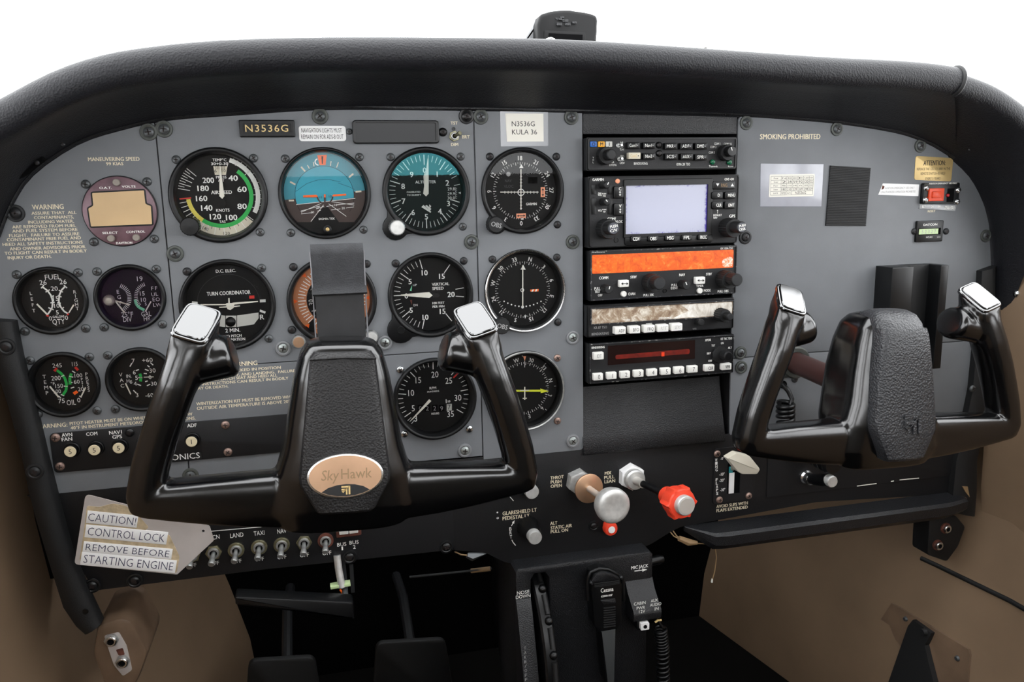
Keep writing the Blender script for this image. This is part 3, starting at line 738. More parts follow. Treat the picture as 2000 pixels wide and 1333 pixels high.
d.pf([(518, 555), (640, 555), (628, 630), (532, 630)], 'cream', .03).t('6', 537, 595, 30, 'print_black', wt='r', dw=.06).t('10', 609, 593, 28, 'print_black', wt='r', dw=.06)
for x in (540, 553, 566, 592, 604, 616): d.ln([(x, 553), (x+(x-578)*-.08, 582)], .35, 'print_black', .06)
d.done()
d.needle([(573, 548), (580, 560), (614, 815), (595, 838), (570, 815)]).needle([(580, 838), (612, 838), (628, 880), (610, 915), (585, 880)], 'face_black', .9, 1.5, 'needle_tail')
d.knob(312, 1078, 8.2, 11)
# ---- attitude indicator
d = Dial('ai', 'attitude_indicator', 'teal and brown attitude indicator with orange miniature wings', z2, ratio=.9)
d.face = B('face_black').flat(circ(d.u, d.v, d.rf+.2, 48), d.wf)
R = d.rf
def chord_part(cu, cv, r, y0l, y0r, top, n=40):
    # half disc on one side of a slanted line, y given as a fraction of r at the left and right ends
    pts = []
    al = math.atan2(y0l*r, -math.sqrt(max(0, r*r-(y0l*r)**2))); ar = math.atan2(y0r*r, math.sqrt(max(0, r*r-(y0r*r)**2)))
    if al < 0 and top: al += 2*math.pi
    if top: a0, a1 = ar, al
    else:
        if al < 0: al += 2*math.pi
        a0, a1 = al, ar+2*math.pi
    return [(cu+r*math.cos(a0+(a1-a0)*i/n), cv+r*math.sin(a0+(a1-a0)*i/n)) for i in range(n+1)]
d.mk.use('face_teal').flat(chord_part(d.u, d.v, R*.985, -.14, .06, True), d.w)
d.mk.use('face_brown').flat([p if p[1] > d.v-R*.72 else (d.u+math.copysign(R*.69, p[0]-d.u), d.v-R*.72) for p in chord_part(d.u, d.v, R*.985, -.14, .06, False)], d.w)
bc = d.pt(1485, 808); br_ = R*.71
d.mk.use('face_teal_ball').flat(chord_part(bc[0], bc[1], br_, -.30, -.10, True), d.w+.05)
d.mk.use('face_brown').flat([p if p[1] > bc[1]-br_*.88 else (p[0], bc[1]-br_*.88) for p in chord_part(bc[0], bc[1], br_, -.30, -.10, False)], d.w+.05)
d.mk.use('face_black').arc(bc[0], bc[1], br_, br_+.35, -125, 125, d.w+.06, 40)
d.ln([(1237, 888), (1750, 834)], .5, dw=.09)
for a, b in (((1445, 900), (1275, 945)), ((1478, 905), (1410, 925)), ((1500, 905), (1560, 893)), ((1590, 890), (1740, 875)), ((1450, 938), (1420, 945)), ((1380, 958), (1280, 968)), ((1540, 935), (1620, 925)), ((1670, 918), (1738, 908)),
             ((1475, 890), (1365, 1035)), ((1515, 878), (1672, 990)), ((1465, 872), (1280, 955)), ((1540, 862), (1740, 892))): d.ln([a, b], .45, 'print_white', .1)
for t_, x, y in (('10', 1428, 912), ('10', 1580, 892), ('20', 1378, 953), ('20', 1645, 918), ('10', 1450, 825), ('10', 1533, 818)): d.t(t_, x, y, 20, 'print_white' if y > 850 else 'print_black', wt='r', dw=.1)
d.pf([(1365, 1042), (1480, 900), (1505, 900), (1610, 1042)], 'face_black', .08)
d.pf([(1190, 1040), (1790, 1040), (1730, 1100), (1600, 1150), (1380, 1150), (1250, 1100)], 'face_black', .12)
for x0, y0, x1, y1 in ((1280, 560, 1315, 600), (1185, 690, 1230, 714), (1173, 853, 1218, 852), (1335, 545, 1352, 575), (1385, 518, 1392, 555), (1540, 512, 1534, 552), (1604, 520, 1588, 566), (1733, 620, 1695, 652), (1803, 772, 1752, 778)):
    d.ln([(x0, y0), (x1, y1)], 1.5 if abs(x0-x1) > 25 else .8, 'cream', .07)
d.mk.use('print_white').arc(*d.pt(1428, 518), 2.2, 3.2, 180, 350, d.w+.05)
d.pf([(1420, 460), (1503, 456), (1492, 545), (1440, 545)], 'orange', .16); d.pf([(1456, 468), (1472, 468), (1468, 535), (1460, 535)], 'face_black', .2)
d.ln([(1600, 700), (1700, 735), (1745, 758)], .25, 'face_black', .1).ln([(1232, 775), (1330, 705), (1420, 675), (1520, 670), (1620, 690)], .25, 'face_black', .1)
d.t('SIGMA-TEK', 1503, 1011, 17, wd=142, wt='b', dw=.16)
d.done()
d.needle([(1297, 808), (1410, 803), (1425, 812), (1420, 824), (1300, 826)], 'orange', 1, 1.6, 'miniature_wing').needle([(1550, 812), (1560, 800), (1670, 793), (1672, 808), (1560, 818)], 'orange', 1, 1.6, 'miniature_wing')
mb = B('face_brown'); u, v = d.pt(1487, 815, d.wf+1)
mb.arc(u, v, 6.2, 7.4, 95, 265, d.wf+1.4); d.part('wing_bracket', mb)
d.needle([(1478, 800), (1494, 800), (1492, 918), (1480, 918)], 'face_brown', .8, 1.2, 'wing_post').needle([(1479, 798), (1493, 798), (1493, 826), (1479, 826)], 'orange', 1.5, 1.9, 'centre_dot')
d.part('brass_adjuster', B('black_bezel').lathe(*d.pt(1510, 1103, 0), [(3.6, -6), (3.6, 0), (2.4, .4), (2.3, -.5)], 20).use('gold_placard').lathe(*d.pt(1510, 1103, 0), [(2.2, -3), (2, -.6), (.8, -.2), (0, -.6)], 16))
# ---- altimeter
z3 = Z(720, 200, 4.762)
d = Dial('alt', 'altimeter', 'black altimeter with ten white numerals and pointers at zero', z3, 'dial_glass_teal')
for t_, x, y in zip('0123456789', (520, 637, 732, 742, 662, 537, 413, 325, 320, 400), (632, 668, 750, 942, 1015, 1065, 1025, 920, 782, 672)): d.t(t_, x, y, 50, wt='b')
d.ticks([a*7.2 for a in range(50) if a % 5], .80, .96, .5).ticks([a*36 for a in range(10) if a != 2], .70, .97, .85)
d.t('ALTIMETER', 530, 741, 26, wd=192).t('CALIBRATED', 418, 835, 15, wd=128).t('TO 20,000FT', 422, 862, 15, wd=132)
d.pf([(725, 790), (860, 790), (870, 845), (860, 905), (725, 905)], 'face_black', .03)
for t_, y in (('29.8', 806), ('29.9', 850), ('30.0', 890)): d.t(t_, 768, y, 26, wd=68, wt='r', dw=.06)
for i in range(12): d.ln([(805, 795+i*9), (822 if i % 2 else 814, 795+i*9)], .25, 'print_white', .06)
d.pf([(833, 842), (856, 832), (856, 854)], 'print_white', .08)
for k in range(3): d.pf([(490+k*36, 975-k*12), (510+k*30, 955), (582, 1018-k*26), (575-k*4, 1028-k*18)], 'print_white')
d.done()
d.needle([(510, 690), (525, 640), (535, 690), (545, 850), (522, 850)], w0=.9, w1=1.3, name='hundreds_pointer').needle([(548, 525), (557, 520), (558, 850), (535, 875), (508, 850)], w0=1.7, w1=2.3)
d.lobe(250, 1165, 12); d.knob(268, 1168, 7.4, 12, 'steel', 'aluminium')
# ---- first course indicator
def compass_ring(d, a0, r, h, rin, rout, names=('N', '3', '6', 'E', '12', '15', 'S', '21', '24', 'W', '30', '33'), wt='r'):
    d.ring([(n, a0+30*i) for i, n in enumerate(names)], r, h, wt=wt)
    d.ticks([a0+10*i for i in range(36)], rin, rout, .42).ticks([a0+5+10*i for i in range(36)], (rin+rout)/2, rout, .35)
    d.ticks([a0+30*i for i in range(12)], rin, rout, .7)
d = Dial('nav1', 'course_indicator', 'black course indicator with crossed needles and two orange flags', z3, ratio=.88)
compass_ring(d, 180, .865, 4.1, .68, .76, ('0', '3', '6', '9', '12', '15', '18', '21', '24', '27', '30', '33'), 'b')
c = (1417, 838)
for i in range(-5, 6):
    if i: d.ln([(c[0]+i*30, c[1]-12), (c[0]+i*30, c[1]+12)], .4).ln([(c[0]-10, c[1]+i*30), (c[0]+10, c[1]+i*30)], .4)
d.mk.use('print_white').arc(*d.pt(*c), 2.7, 3.4, 0, 360, d.w+.03, 32)
d.pf([(1400, 612), (1420, 575), (1440, 612)], 'print_white', .04).pf([(1418, 1092), (1430, 1060), (1440, 1092)], 'print_white')
d.pf([(1600, 790), (1640, 790), (1640, 882), (1600, 882)], 'orange_pale').pf([(1373, 1036), (1462, 1032), (1462, 1076), (1373, 1080)], 'orange_pale')
d.ln([(1620, 805), (1620, 867)], .6, 'print_black', .04).ln([(1388, 1056), (1448, 1054)], .6, 'print_black', .04)
for p in ([(1608, 818), (1620, 798), (1632, 818)], [(1608, 855), (1620, 875), (1632, 855)], [(1396, 1045), (1380, 1056), (1396, 1068)], [(1440, 1043), (1456, 1054), (1440, 1066)]): d.pf(p, 'print_black', .06)
d.t('GARMIN', 1513, 946, 23, wd=100).t('NAV', 1298, 730, 26, 'print_dim', wt='r', wd=62).t('VLOC', 1302, 782, 26, 'print_dim', wt='r', wd=88)
d.mk.use('print_grey').flat(circ(*d.pt(1300, 668), 2.2, 16), d.w); d.mk.use('black_matte').flat([d.pt(*p) for p in ((1483, 695), (1570, 695), (1570, 755), (1483, 755))], d.w)
d.done()
d.needle([(1413, 622), (1421, 622), (1421, 1000), (1413, 1000)], w0=1.2, w1=1.5, name='course_needle').needle([(1225, 832), (1580, 832), (1580, 839), (1225, 839)], w0=.8, w1=1.1, name='glideslope_needle')
d.lobe(1190, 1130, 10); d.knob(1187, 1140, 8, 11, 'black_soft', txt='OBS')
# ---- turn coordinator
z5 = Z(320, 470, 4.545)
d = Dial('tc', 'turn_coordinator', 'dark turn coordinator with white airplane symbol and inclinometer ball', z5, 'dial_glass', ratio=.88)
d.mk.use('print_dim').arc(d.u, d.v, d.rf*.74, d.rf*.745, -85, 85, d.w)
d.t('D.C. ELEC.', 550, 270, 27, wd=178).t('TURN COORDINATOR', 576, 466, 33, wd=388).t('2 MIN.', 612, 797, 33, wd=132).t('NO PITCH', 612, 848, 23, wd=158).t('INFORMATION', 612, 880, 23, wd=222).t('R', 872, 680, 42, wd=38).t('L', 270, 700, 42, wd=30)
d.pf([(758, 490), (803, 488), (805, 515), (758, 517)], 'red', .03).pf([(852, 525), (903, 522), (904, 548), (853, 550)], 'print_white').pf([(855, 613), (905, 632), (898, 650), (850, 632)], 'print_white').pf([(250, 540), (300, 545), (300, 570), (250, 566)], 'print_white')
d.pf([(330, 640), (540, 668), (640, 668), (840, 640), (842, 690), (800, 745), (650, 768), (530, 768), (380, 745), (330, 690)], 'grey_pale')
d.ln([(548, 668), (548, 770)], .6, 'print_black', .05).ln([(648, 665), (648, 770)], .6, 'print_black', .05)
d.done()
d.needle([(325, 567), (545, 566), (560, 556), (600, 556), (620, 552), (835, 537), (836, 546), (625, 570), (618, 600), (590, 618), (565, 610), (552, 575), (325, 576)], name='airplane_symbol').needle([(572, 512), (582, 512), (586, 560), (572, 560)], name='airplane_fin').needle([(490, 590), (560, 585), (620, 582), (675, 578), (676, 585), (610, 594), (492, 598)], name='airplane_tail')
u, v = d.pt(592, 722); d.part('inclinometer_ball', B('black_plastic').lathe(u, v, [(4.6, d.wf+.2), (4.6, d.wf+.8), (3.6, d.wf+2), (1.8, d.wf+2.8), (0, d.wf+3)], 20))
# ---- heading indicator (behind the strap)
d = Dial('dg', 'heading_indicator', 'copper faced heading indicator behind the webbing strap', z5, ratio=.86)
d.mk.use('face_copper').flat(circ(d.u, d.v, d.rf, 48), d.w-.05); d.mk.use('face_black').flat(circ(d.u, d.v, d.rf*.66, 48), d.w)
d.ticks([6+12*i for i in range(30)], .68, .88, .8).ticks([12*i for i in range(30)], .72, .88, .7)
d.ring([(n, 90+30*i-5) for i, n in enumerate(('12', '15', 'S', '21', '24', 'W', '30', '33', 'N', '3', '6', 'E'))], .55, 4.4)
for a in range(-90, 270, 45):
    t = math.radians(a); q = [(.98, -.06), (.98, .06), (.88, 0)]
    d.mk.use('orange').flat([(d.u+d.rf*(r*math.sin(t)+o*math.cos(t)), d.v+d.rf*(r*math.cos(t)-o*math.sin(t))) for r, o in q], d.w+.04)
d.pf([(1230, 800), (1330, 690), (1360, 860), (1300, 850)], 'face_black', .03)
d.needle([(1470, 480), (1490, 440), (1510, 480), (1505, 640), (1475, 640)], 'orange', .8, 1.3, 'airplane_symbol').done()
d.knob(1197, 905, 6.2, 9, 'steel', 'gold_oval'); d.knob(1848, 863, 6.2, 9, 'steel', 'aluminium')
# ---- vertical speed indicator
z6 = Z(740, 470, 5.)
d = Dial('vsi', 'vertical_speed_indicator', 'black vertical speed indicator with needle pointing left at zero', z6, ratio=.87)
for t_, x, y in (('10', 447, 316), ('15', 615, 350), ('5', 305, 402), ('0', 268, 542), ('5', 315, 682), ('10', 455, 750), ('15', 622, 692), ('20', 705, 527)): d.t(t_, x, y, 50, wt='b')
for k in (-1, 1):
    d.ticks([-90+k*7.6*i for i in range(1, 10) if i != 5], .80, .96, .5).ticks([-90+k*38, -90+k*76, -90+k*127], .70, .97, .8)
d.ticks([-90], .76, .97, .9).ticks([82.5, 97.5], .72, .95, .7)
d.t('VERTICAL', 602, 426, 27, wd=170).t('SPEED', 577, 468, 27, wd=112).t('100 FEET', 582, 610, 22, wd=118).t('PER MIN', 582, 645, 22, wd=116).t('UP', 352, 435, 20, wd=38, wt='r').t('DN', 358, 632, 20, wd=40, wt='r')
d.pf([(325, 435), (318, 495), (300, 490)], 'mint').pf([(303, 583), (325, 580), (322, 635)], 'rust').done()
d.needle([(215, 530), (280, 522), (492, 505), (525, 537), (492, 562), (280, 545), (215, 540)]).needle([(530, 520), (580, 520), (598, 537), (580, 556), (530, 556)], 'black_plastic', .8, 1.2, 'needle_tail')
d.lobe(215, 875, 13, hole=True)
# ---- second course indicator
d = Dial('nav2', 'course_indicator', 'black course indicator with single upright needle and silver rim', z6, ratio=.88, rim='steel_bright')
compass_ring(d, 15, .86, 4.1, .70, .78, wt='b')
for a in range(-5, 6): d.mk.use('print_white').flat(circ(*d.pt(1403+a*36, 645-abs(a)**2*2.0+(5 if not a else 0)), .75 if a else 1.5, 12), d.w)
d.mk.use('print_white').arc(*d.pt(1400, 485), 1.2, 1.9, 0, 360, d.w+.03)
d.pf([(1478, 480), (1560, 474), (1558, 497), (1480, 500)], 'orange').pf([(1500, 479), (1515, 478), (1505, 499), (1488, 500)], 'print_white', .03).pf([(1533, 477), (1548, 476), (1540, 497), (1524, 498)], 'print_white', .03)
d.pf([(1383, 285), (1408, 235), (1433, 285)], 'print_white').pf([(1418, 733), (1443, 733), (1428, 765)], 'print_white')
d.pf([(1352, 860), (1524, 850), (1530, 885), (1360, 895)], 'face_black', .02).t('BENDIX/KING', 1443, 873, 22, wd=155, wt='b', shear=.2, dw=.04)
d.done().needle([(1401, 245), (1410, 245), (1410, 655), (1401, 655)], name='course_needle')
d.knob(1205, 840, 8.2, 9, 'black_soft', txt='OBS')
# ---- tachometer
z7 = Z(740, 670, 5.)
d = Dial('rpm', 'tachometer', 'black tachometer with hour counter and red line at twenty seven', z7, ratio=.88, front=6)
for t_, x, y in (('3', 360, 740), ('5', 335, 640), ('10', 315, 490), ('15', 385, 365), ('20', 547, 310), ('25', 682, 370), ('30', 772, 537), ('35', 700, 695)): d.t(t_, x, y, 58, wt='r', xs=.85)
an = lambda n: 1+(n-20)*8.2
d.ticks([an(n) for n in range(3, 36) if n % 5], .84, .97, .55).ticks([an(n) for n in range(5, 36, 5)], .76, .97, .85).ticks([an(27)-9], .74, .96, 1.6, 'red')
d.t('RPM', 527, 441, 24, wd=66).t('HUNDREDS', 530, 475, 15, wd=116).t('HOURS', 551, 691, 20, wd=76)
for x, t_ in ((405, '0'), (473, '2'), (545, '2'), (613, '9')): d.pf([(x-27, 608), (x+27, 603), (x+27, 668), (x-27, 673)], 'black_matte', .01).t(t_, x, 640, 42, 'print_grey', wt='r', dw=.05)
d.pf([(662, 600), (712, 596), (712, 660), (662, 666)], 'grey_pale', .01).t('7', 686, 628, 46, 'print_black', wt='r', dw=.05).t('1', 657, 570, 38, dw=.02).t('10', 685, 572, 20, dw=.02)
d.done().needle([(300, 772), (322, 745), (492, 552), (512, 570), (345, 735), (308, 768)])
# ---- automatic direction finder indicator
d = Dial('adf', 'direction_finder_indicator', 'black bearing indicator with yellow arrow needle and silver rim', z7, ratio=.88, rim='steel')
compass_ring(d, 78, .84, 4.1, .68, .76)
d.pf([(1408, 130), (1438, 130), (1424, 180)], 'orange_pale').ln([(1423, 175), (1423, 240)], .6).ticks(range(0, 360, 45), .92, .98, .5)
d.done().needle([(1230, 462), (1580, 460), (1578, 448), (1660, 474), (1580, 492), (1584, 478), (1230, 478)], 'yellow_lime')
d.needle([(1420, 432), (1430, 432), (1430, 558), (1420, 558)], w0=2, w1=2.4, name='airplane_symbol').needle([(1405, 540), (1445, 538), (1445, 546), (1405, 548)], w0=2, w1=2.4, name='airplane_tail').needle([(1380, 462), (1470, 460), (1470, 468), (1380, 470)], w0=2.1, w1=2.5, name='airplane_wing')
# ---- engine gauges
z4 = Z(0, 490, 3.703)
G = 'paired engine gauges beside the flight instruments'
d = Dial('fuel', 'fuel_gauge', 'black fuel quantity gauge with crossed white arcs', z4, ratio=.84, wf=-6)
d.t('FUEL', 382, 190, 36, wd=115, wt='r').t('26', 311, 230, 34, wt='r').t('26', 456, 225, 34, wt='r').t('20', 393, 274, 32, wt='r').t('15', 404, 346, 32, wt='r').t('10', 411, 398, 30, wt='r').t('5', 415, 446, 30, wt='r').t('0', 365, 490, 30, wt='r').t('0', 481, 485, 30, wt='r').t('GALLONS', 423, 477, 16, wd=86, wt='b').t('QTY', 424, 513, 38, wd=90, wt='r')
for i, c_ in enumerate('LEFT'): d.t(c_, 224+i*7, 308+i*42, 24, wt='r')
for i, c_ in enumerate('RIGHT'): d.t(c_, 541+i*4.5, 298+i*30, 24, wt='r')
d.ln([(305, 260), (345, 290), (370, 325), (382, 365), (378, 410), (360, 440), (345, 460)], 1.3).ln([(475, 255), (445, 285), (430, 320), (425, 365), (438, 405), (465, 440), (492, 455)], 1.3)
for a, b in (((330, 300), (360, 282)), ((365, 335), (390, 325)), ((365, 378), (395, 372)), ((350, 412), (388, 428)), ((298, 272), (318, 248)), ((425, 285), (455, 300)), ((418, 325), (445, 335)), ((415, 375), (440, 380)), ((445, 425), (462, 408)), ((462, 250), (485, 270))): d.ln([a, b], .9)
d.ln([(335, 465), (352, 475)], 1.4, 'red').ln([(486, 465), (497, 455)], 1.4, 'red').done()
d.needle([(262, 390), (270, 383), (348, 462), (340, 468)]).needle([(528, 390), (537, 395), (500, 452), (494, 448)])
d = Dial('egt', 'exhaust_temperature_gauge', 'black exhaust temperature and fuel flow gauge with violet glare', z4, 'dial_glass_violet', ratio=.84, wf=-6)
d.t('19', 1011, 203, 34, wt='r').t('15', 1029, 309, 30, wt='r').t('10', 1038, 355, 30, wt='r').t('5', 1054, 386, 20, wt='r').t('25°F', 920, 461, 34, wd=86, wt='r').t('DIV', 922, 497, 34, wd=62, wt='r').t('GAL', 1058, 457, 34, wd=72, wt='r').t('HR', 1064, 492, 32, wd=48, wt='r')
for c_, x, y in (('E', 853, 297), ('G', 861, 336), ('T', 868, 378), ('F', 1102, 273), ('U', 1107, 317), ('E', 1112, 353), ('L', 1117, 392), ('F', 1130, 270), ('L', 1135, 313), ('O', 1141, 352), ('W', 1148, 392)): d.t(c_, x, y, 26, wt='r')
for i in range(19):
    t = math.radians(20+i*7.2); cx, cy, r = 840, 345, 112; a = (cx+r*math.sin(t), cy-r*math.cos(t)); b_ = (cx+(r-30)*math.sin(t), cy-(r-30)*math.cos(t)); d.ln([a, b_], .5)
for i in range(16):
    t = math.radians(-20-i*7.6); cx, cy, r = 1075, 330, 105; d.ln([(cx+r*math.sin(t), cy-r*math.cos(t)), (cx+(r-26)*math.sin(t), cy-(r-26)*math.cos(t))], .5)
d.ln([(978, 352), (985, 385), (1005, 410), (1045, 430)], 2.4, 'mint').done()
d.needle([(826, 362), (836, 360), (905, 445), (895, 450)]).needle([(825, 355), (938, 388), (936, 396), (826, 366)], 'cream', .9, 1.1, 'set_pointer').needle([(1088, 365), (1095, 370), (1055, 442), (1046, 440)])
d.knob(785, 362, 5, 3, 'button_dull', w0=-4., name='adjuster')
d = Dial('oil', 'oil_gauge', 'black oil temperature and pressure gauge with green arcs', z4, ratio=.84, wf=-6)
d.t('245', 413, 830, 30, wd=68, wt='r').t('200', 405, 922, 32, wd=68, wt='r').t('150', 428, 978, 30, wd=56, wt='r').t('100', 415, 1018, 28, wd=52, wt='r').t('75', 445, 1087, 32, wt='r').t('OIL', 515, 1098, 38, wd=66, wt='r').t('115', 541, 820, 30, wd=40, wt='r').t('100', 567, 903, 28, wd=56, wt='r').t('60', 555, 948, 28, wt='r').t('20', 585, 1002, 28, wt='r').t('0', 570, 1081, 32, wt='r').t('°F', 382, 962, 22, wt='r')
for i, c_ in enumerate('TEMP'): d.t(c_, 320+i*7, 912+i*39, 26, wt='r')
for i, c_ in enumerate('PRESS'): d.t(c_, 626+i*4, 893+i*29, 24, wt='r')
for i, c_ in enumerate('PSI'): d.t(c_, 592+i*3, 930+i*24, 18, wt='r')
d.ln([(408, 862), (445, 890), (470, 925), (482, 965), (478, 1010), (455, 1045)], 2.2, 'green').ln([(516, 888), (505, 920), (507, 968)], 2.3, 'green').ln([(393, 872), (413, 850)], 2.2, 'red').ln([(543, 842), (565, 865)], 2.2, 'red').ln([(533, 1036), (560, 1018)], 2.6, 'orange')
for a, b in (((443, 912), (465, 900)), ((462, 980), (490, 982)), ((440, 1040), (465, 1050)), ((500, 908), (530, 915)), ((500, 948), (525, 955)), ((512, 995), (537, 987)), ((522, 870), (545, 884)), ((574, 1050), (590, 1062)), ((425, 1052), (440, 1066))): d.ln([a, b], .9)
d.done().needle([(355, 985), (363, 980), (428, 1058), (420, 1064)]).needle([(614, 988), (622, 994), (588, 1062), (580, 1058)])
d = Dial('vac', 'suction_gauge', 'black suction and ammeter gauge with short green arc', z4, ratio=.84, wf=-6)
d.t('7', 964, 797, 30, wt='r').t('6', 971, 880, 30, wt='r').t('5', 988, 920, 30, wt='r').t('4', 978, 962, 28, wt='r').t('3', 992, 1044, 30, wt='r').t('IN.', 932, 907, 24, wd=36, wt='r').t('Hg.', 938, 942, 24, wd=44, wt='r').t('+60', 1066, 792, 30, wd=76, wt='r').t('30', 1103, 867, 30, wt='r').t('0', 1085, 916, 28, wt='r').t('-30', 1105, 962, 28, wt='r').t('-60', 1080, 1045, 28, wt='r')
for i, c_ in enumerate('VAC'): d.t(c_, 873+i*6, 897+i*40, 26, wt='r')
d.ln([(1012, 890), (1020, 918), (1016, 946)], 2.4, 'green')
for a, b in (((940, 838), (955, 812)), ((982, 868), (1005, 860)), ((1000, 918), (1030, 918)), ((992, 965), (1020, 976)), ((965, 1010), (985, 1030)), ((1048, 858), (1075, 868)), ((1040, 888), (1062, 890)), ((1066, 830), (1082, 842)), ((1088, 810), (1108, 828)), ((1050, 948), (1068, 942)), ((1062, 978), (1085, 966))): d.ln([a, b], .9)
d.done().needle([(903, 962), (911, 958), (948, 1038), (942, 1042)]).needle([(1040, 914), (1110, 911), (1110, 916), (1040, 918)])
# ---- digital outside air temperature unit
z1 = Z(0, 200, 4.039)
u, v, r = DIAL['oat']; d = Thing('air_temperature_display', 'round plum coloured digital temperature and voltage display', 'gauge', (u, v, 0))
scr = rpoly([P(*z1(x, y), 3) for x, y in ((722, 712), (1140, 690), (1152, 800), (1195, 815), (1205, 965), (715, 985), (692, 835), (732, 815))], 1.2)
d.part('bezel', B('print_black').lathe(u, v, [(r+.6, -2), (r+.6, 1), (r, 1.4)], 56))
d.part('face_plate', B('davtron_plum').prism(circ(u, v, r-.2, 56), 0, 3, .7, holes=()), smooth=35)
d.part('display_rim', B('print_black').prism(inset(ccw(scr), -.8), 2.5, 3.3, .3)); d.part('display', B('lcd_tan').flat(inset(ccw(scr), .5), 3.4), smooth=0)
b = B('print_white'); w = 3.1
for t_, x, y, wd in (('O.A.T.', 832, 675, 98), ('VOLTS', 1015, 665, 110), ('SELECT', 868, 1030, 122), ('CONTROL', 1070, 1022, 150), ('DAVTRON', 980, 1110, 128)):
    a = z1(x, y); b.T(t_, a[0], a[1], wd/4.039, 4.2, w, 'b')
d.part('lettering', b, smooth=0)
for x, y in ((915, 632), (872, 1075), (1072, 1068)):
    d.part('button', B('button_dull').lathe(*P(*z1(x, y), 6), [(3, 2.5), (3, 5.4), (2.5, 6), (0, 6)], 20))
# ================================================================== avionics stack
def knob2(th, x, y, wt, r, w0, m='black_plastic', cap=None, name='knob', parent=None, n=36, fl=.05, mark=None, taper=.0, txt=None):
    # knob whose front centre is seen at pixel (x, y) at height wt
    u, v = P(x, y, wt); mb = B(m).lathe(u, v, [(r*(1+taper), w0), (r, wt-1), (r-.7, wt), (r*.7, wt+.05)], n, flute=r*.97, fl=fl)
    if cap: mb.use(cap).lathe(u, v, [(r-.9, wt-.1), (r-1.2, wt+.25), (0, wt+.3)], 24)
    k = th.part(name, mb, parent=parent, smooth=25)
    if mark is not None:
        t = math.radians(mark); th.part('index_mark', B('print_white').tick(u, v, r*.1, r*.8, mark, .8, wt+.4), parent=k, smooth=0)
    if txt:
        b = B('print_white')
        for i, q in enumerate(txt): b.text(q, u, v+(len(txt)-1-2*i)*r*.3, r*.42, r*1.2, wt+.45, 'b', -10)
        th.part('lettering', b, parent=k, smooth=0)
    return k
def button(th, x0, y0, x1, y1, w0, w1, m='black_plastic', txt=None, tm='print_white', h=.5, tw=.7, r=.8, bev=.6, parent=None, wt='b', name='button', tx=0., **k):
    a = P(x0, y0, w1); c = P(x1, y1, w1); o = th.part(name, B(m).box(a[0], a[1], c[0], c[1], w0, w1, r, bev), parent=parent)
    if txt:
        hh = abs(a[1]-c[1]); ww = abs(c[0]-a[0])
        th.part('lettering', B(tm).text(txt, (a[0]+c[0])/2+tx*ww, (a[1]+c[1])/2, hh*h, ww*tw if tw else None, w1+.1, wt, **k), parent=o, smooth=0)
    return o
def cap_text(th, rows, w, m='print_white', wt='b', f=None, each=True, **kk):
    for t, x, y, wd, h in rows:
        if f: x, y, wd, h = f(x, y)[0], f(x, y)[1], wd/F_, h/F_
        th.part('lettering', B(m).T(t, x, y, wd, h, w, wt, **kk), smooth=0)
def quad(pts, w):
    q = [P(*p, w) for p in pts]; u0 = (q[0][0]+q[3][0])/2; u1 = (q[1][0]+q[2][0])/2; v1 = (q[0][1]+q[1][1])/2; v0 = (q[2][1]+q[3][1])/2
    return u0, v0, u1, v1
def radio(name, label, pts, w, rim=1.4, rimm='black_plastic', face='panel_dark', org=None, r=1.5, inw=1.2):
    u0, v0, u1, v1 = quad(pts, w); th = Thing(name, label, 'radio', org or ((u0+u1)/2, (v0+v1)/2, 0))
    th.part('case', B('black_plastic').box(max(u0-.8, ur0+.4), v0-.4, min(u1+.4, ur1-.2), v1+.4, -38, w-2, 1))
    th.part('front_rim', B(rimm).prism(rrect(u0, v0, u1, v1, r), w-3, w, .5, holes=[rrect(u0+rim, v0+rim, u1-rim, v1-rim, r*.6)]))
    th.part('faceplate', B(face).box(u0+.3, v0+.3, u1-.3, v1-.3, w-3, w-inw, .5)); th.w = w-inw+.12; th.fw = w-inw
    return th
mat('rim_worn', '232428', .45, .2, var=.25, col2='b0b0ac', vscale=420)
MATS['rim_worn'].node_tree.nodes['Color Ramp'].color_ramp.elements[0].position = .58
MATS['rim_worn'].node_tree.nodes['Color Ramp'].color_ramp.elements[1].position = .75
# ---- audio panel
F_ = 5.332; za = Z(1130, 240, F_)
def zq(f, *p): return [f(*q) for q in p]
w = 12
th = radio('audio_panel', 'slim black audio selector panel with coloured marker lamps at the top of the radio stack', zq(za, (92, 138), (1650, 172), (1645, 490), (105, 478)), w)
for x, m, t_ in ((157, 'blue', 'O'), (240, 'amber', 'M'), (320, 'grey_pale', 'I')):
    a = za(x-34, 193); b = za(x+34, 252); button(th, *a, *b, w-2, w+.6, m, t_, 'print_black', .6, None, name='marker_lamp')
for t_, x, y in (('Com1', 575, 235), ('Nav1', 738, 235), ('MKR', 965, 243), ('ADF', 1125, 243), ('DME', 1280, 243), ('Com2', 585, 343), ('Nav2', 740, 348), ('ICS', 968, 352), ('AUX', 1130, 352), ('SPR', 1280, 358)):
    a = za(x-62, y-33); b = za(x+62, y+33); pale_key = t_ == 'Com2'  # this one key has a cream face
    o = button(th, *a, *b, w-2, w+4.5, 'cream' if pale_key else 'black_plastic', t_, 'gold_placard' if pale_key else 'print_white', .5, .55, .4, .5, wt='r', tx=-.08)
    th.part('status_led', B('screw_black' if pale_key else 'print_grey').flat(circ(*P(*za(x+38, y+1), w+4.7), .6, 10), w+4.65), parent=o, smooth=0)
knob2(th, *za(345, 330), w+19, 5.2, w-1, 'black_soft', 'black_plastic'); knob2(th, *za(300, 340), w+8, 8.5, w-1, 'black_soft', name='outer_knob')
knob2(th, *za(1600, 295), w+15, 5.2, w-1, 'black_plastic', mark=-20); knob2(th, *za(1560, 310), w+7, 8, w-1, 'black_soft', name='outer_knob')
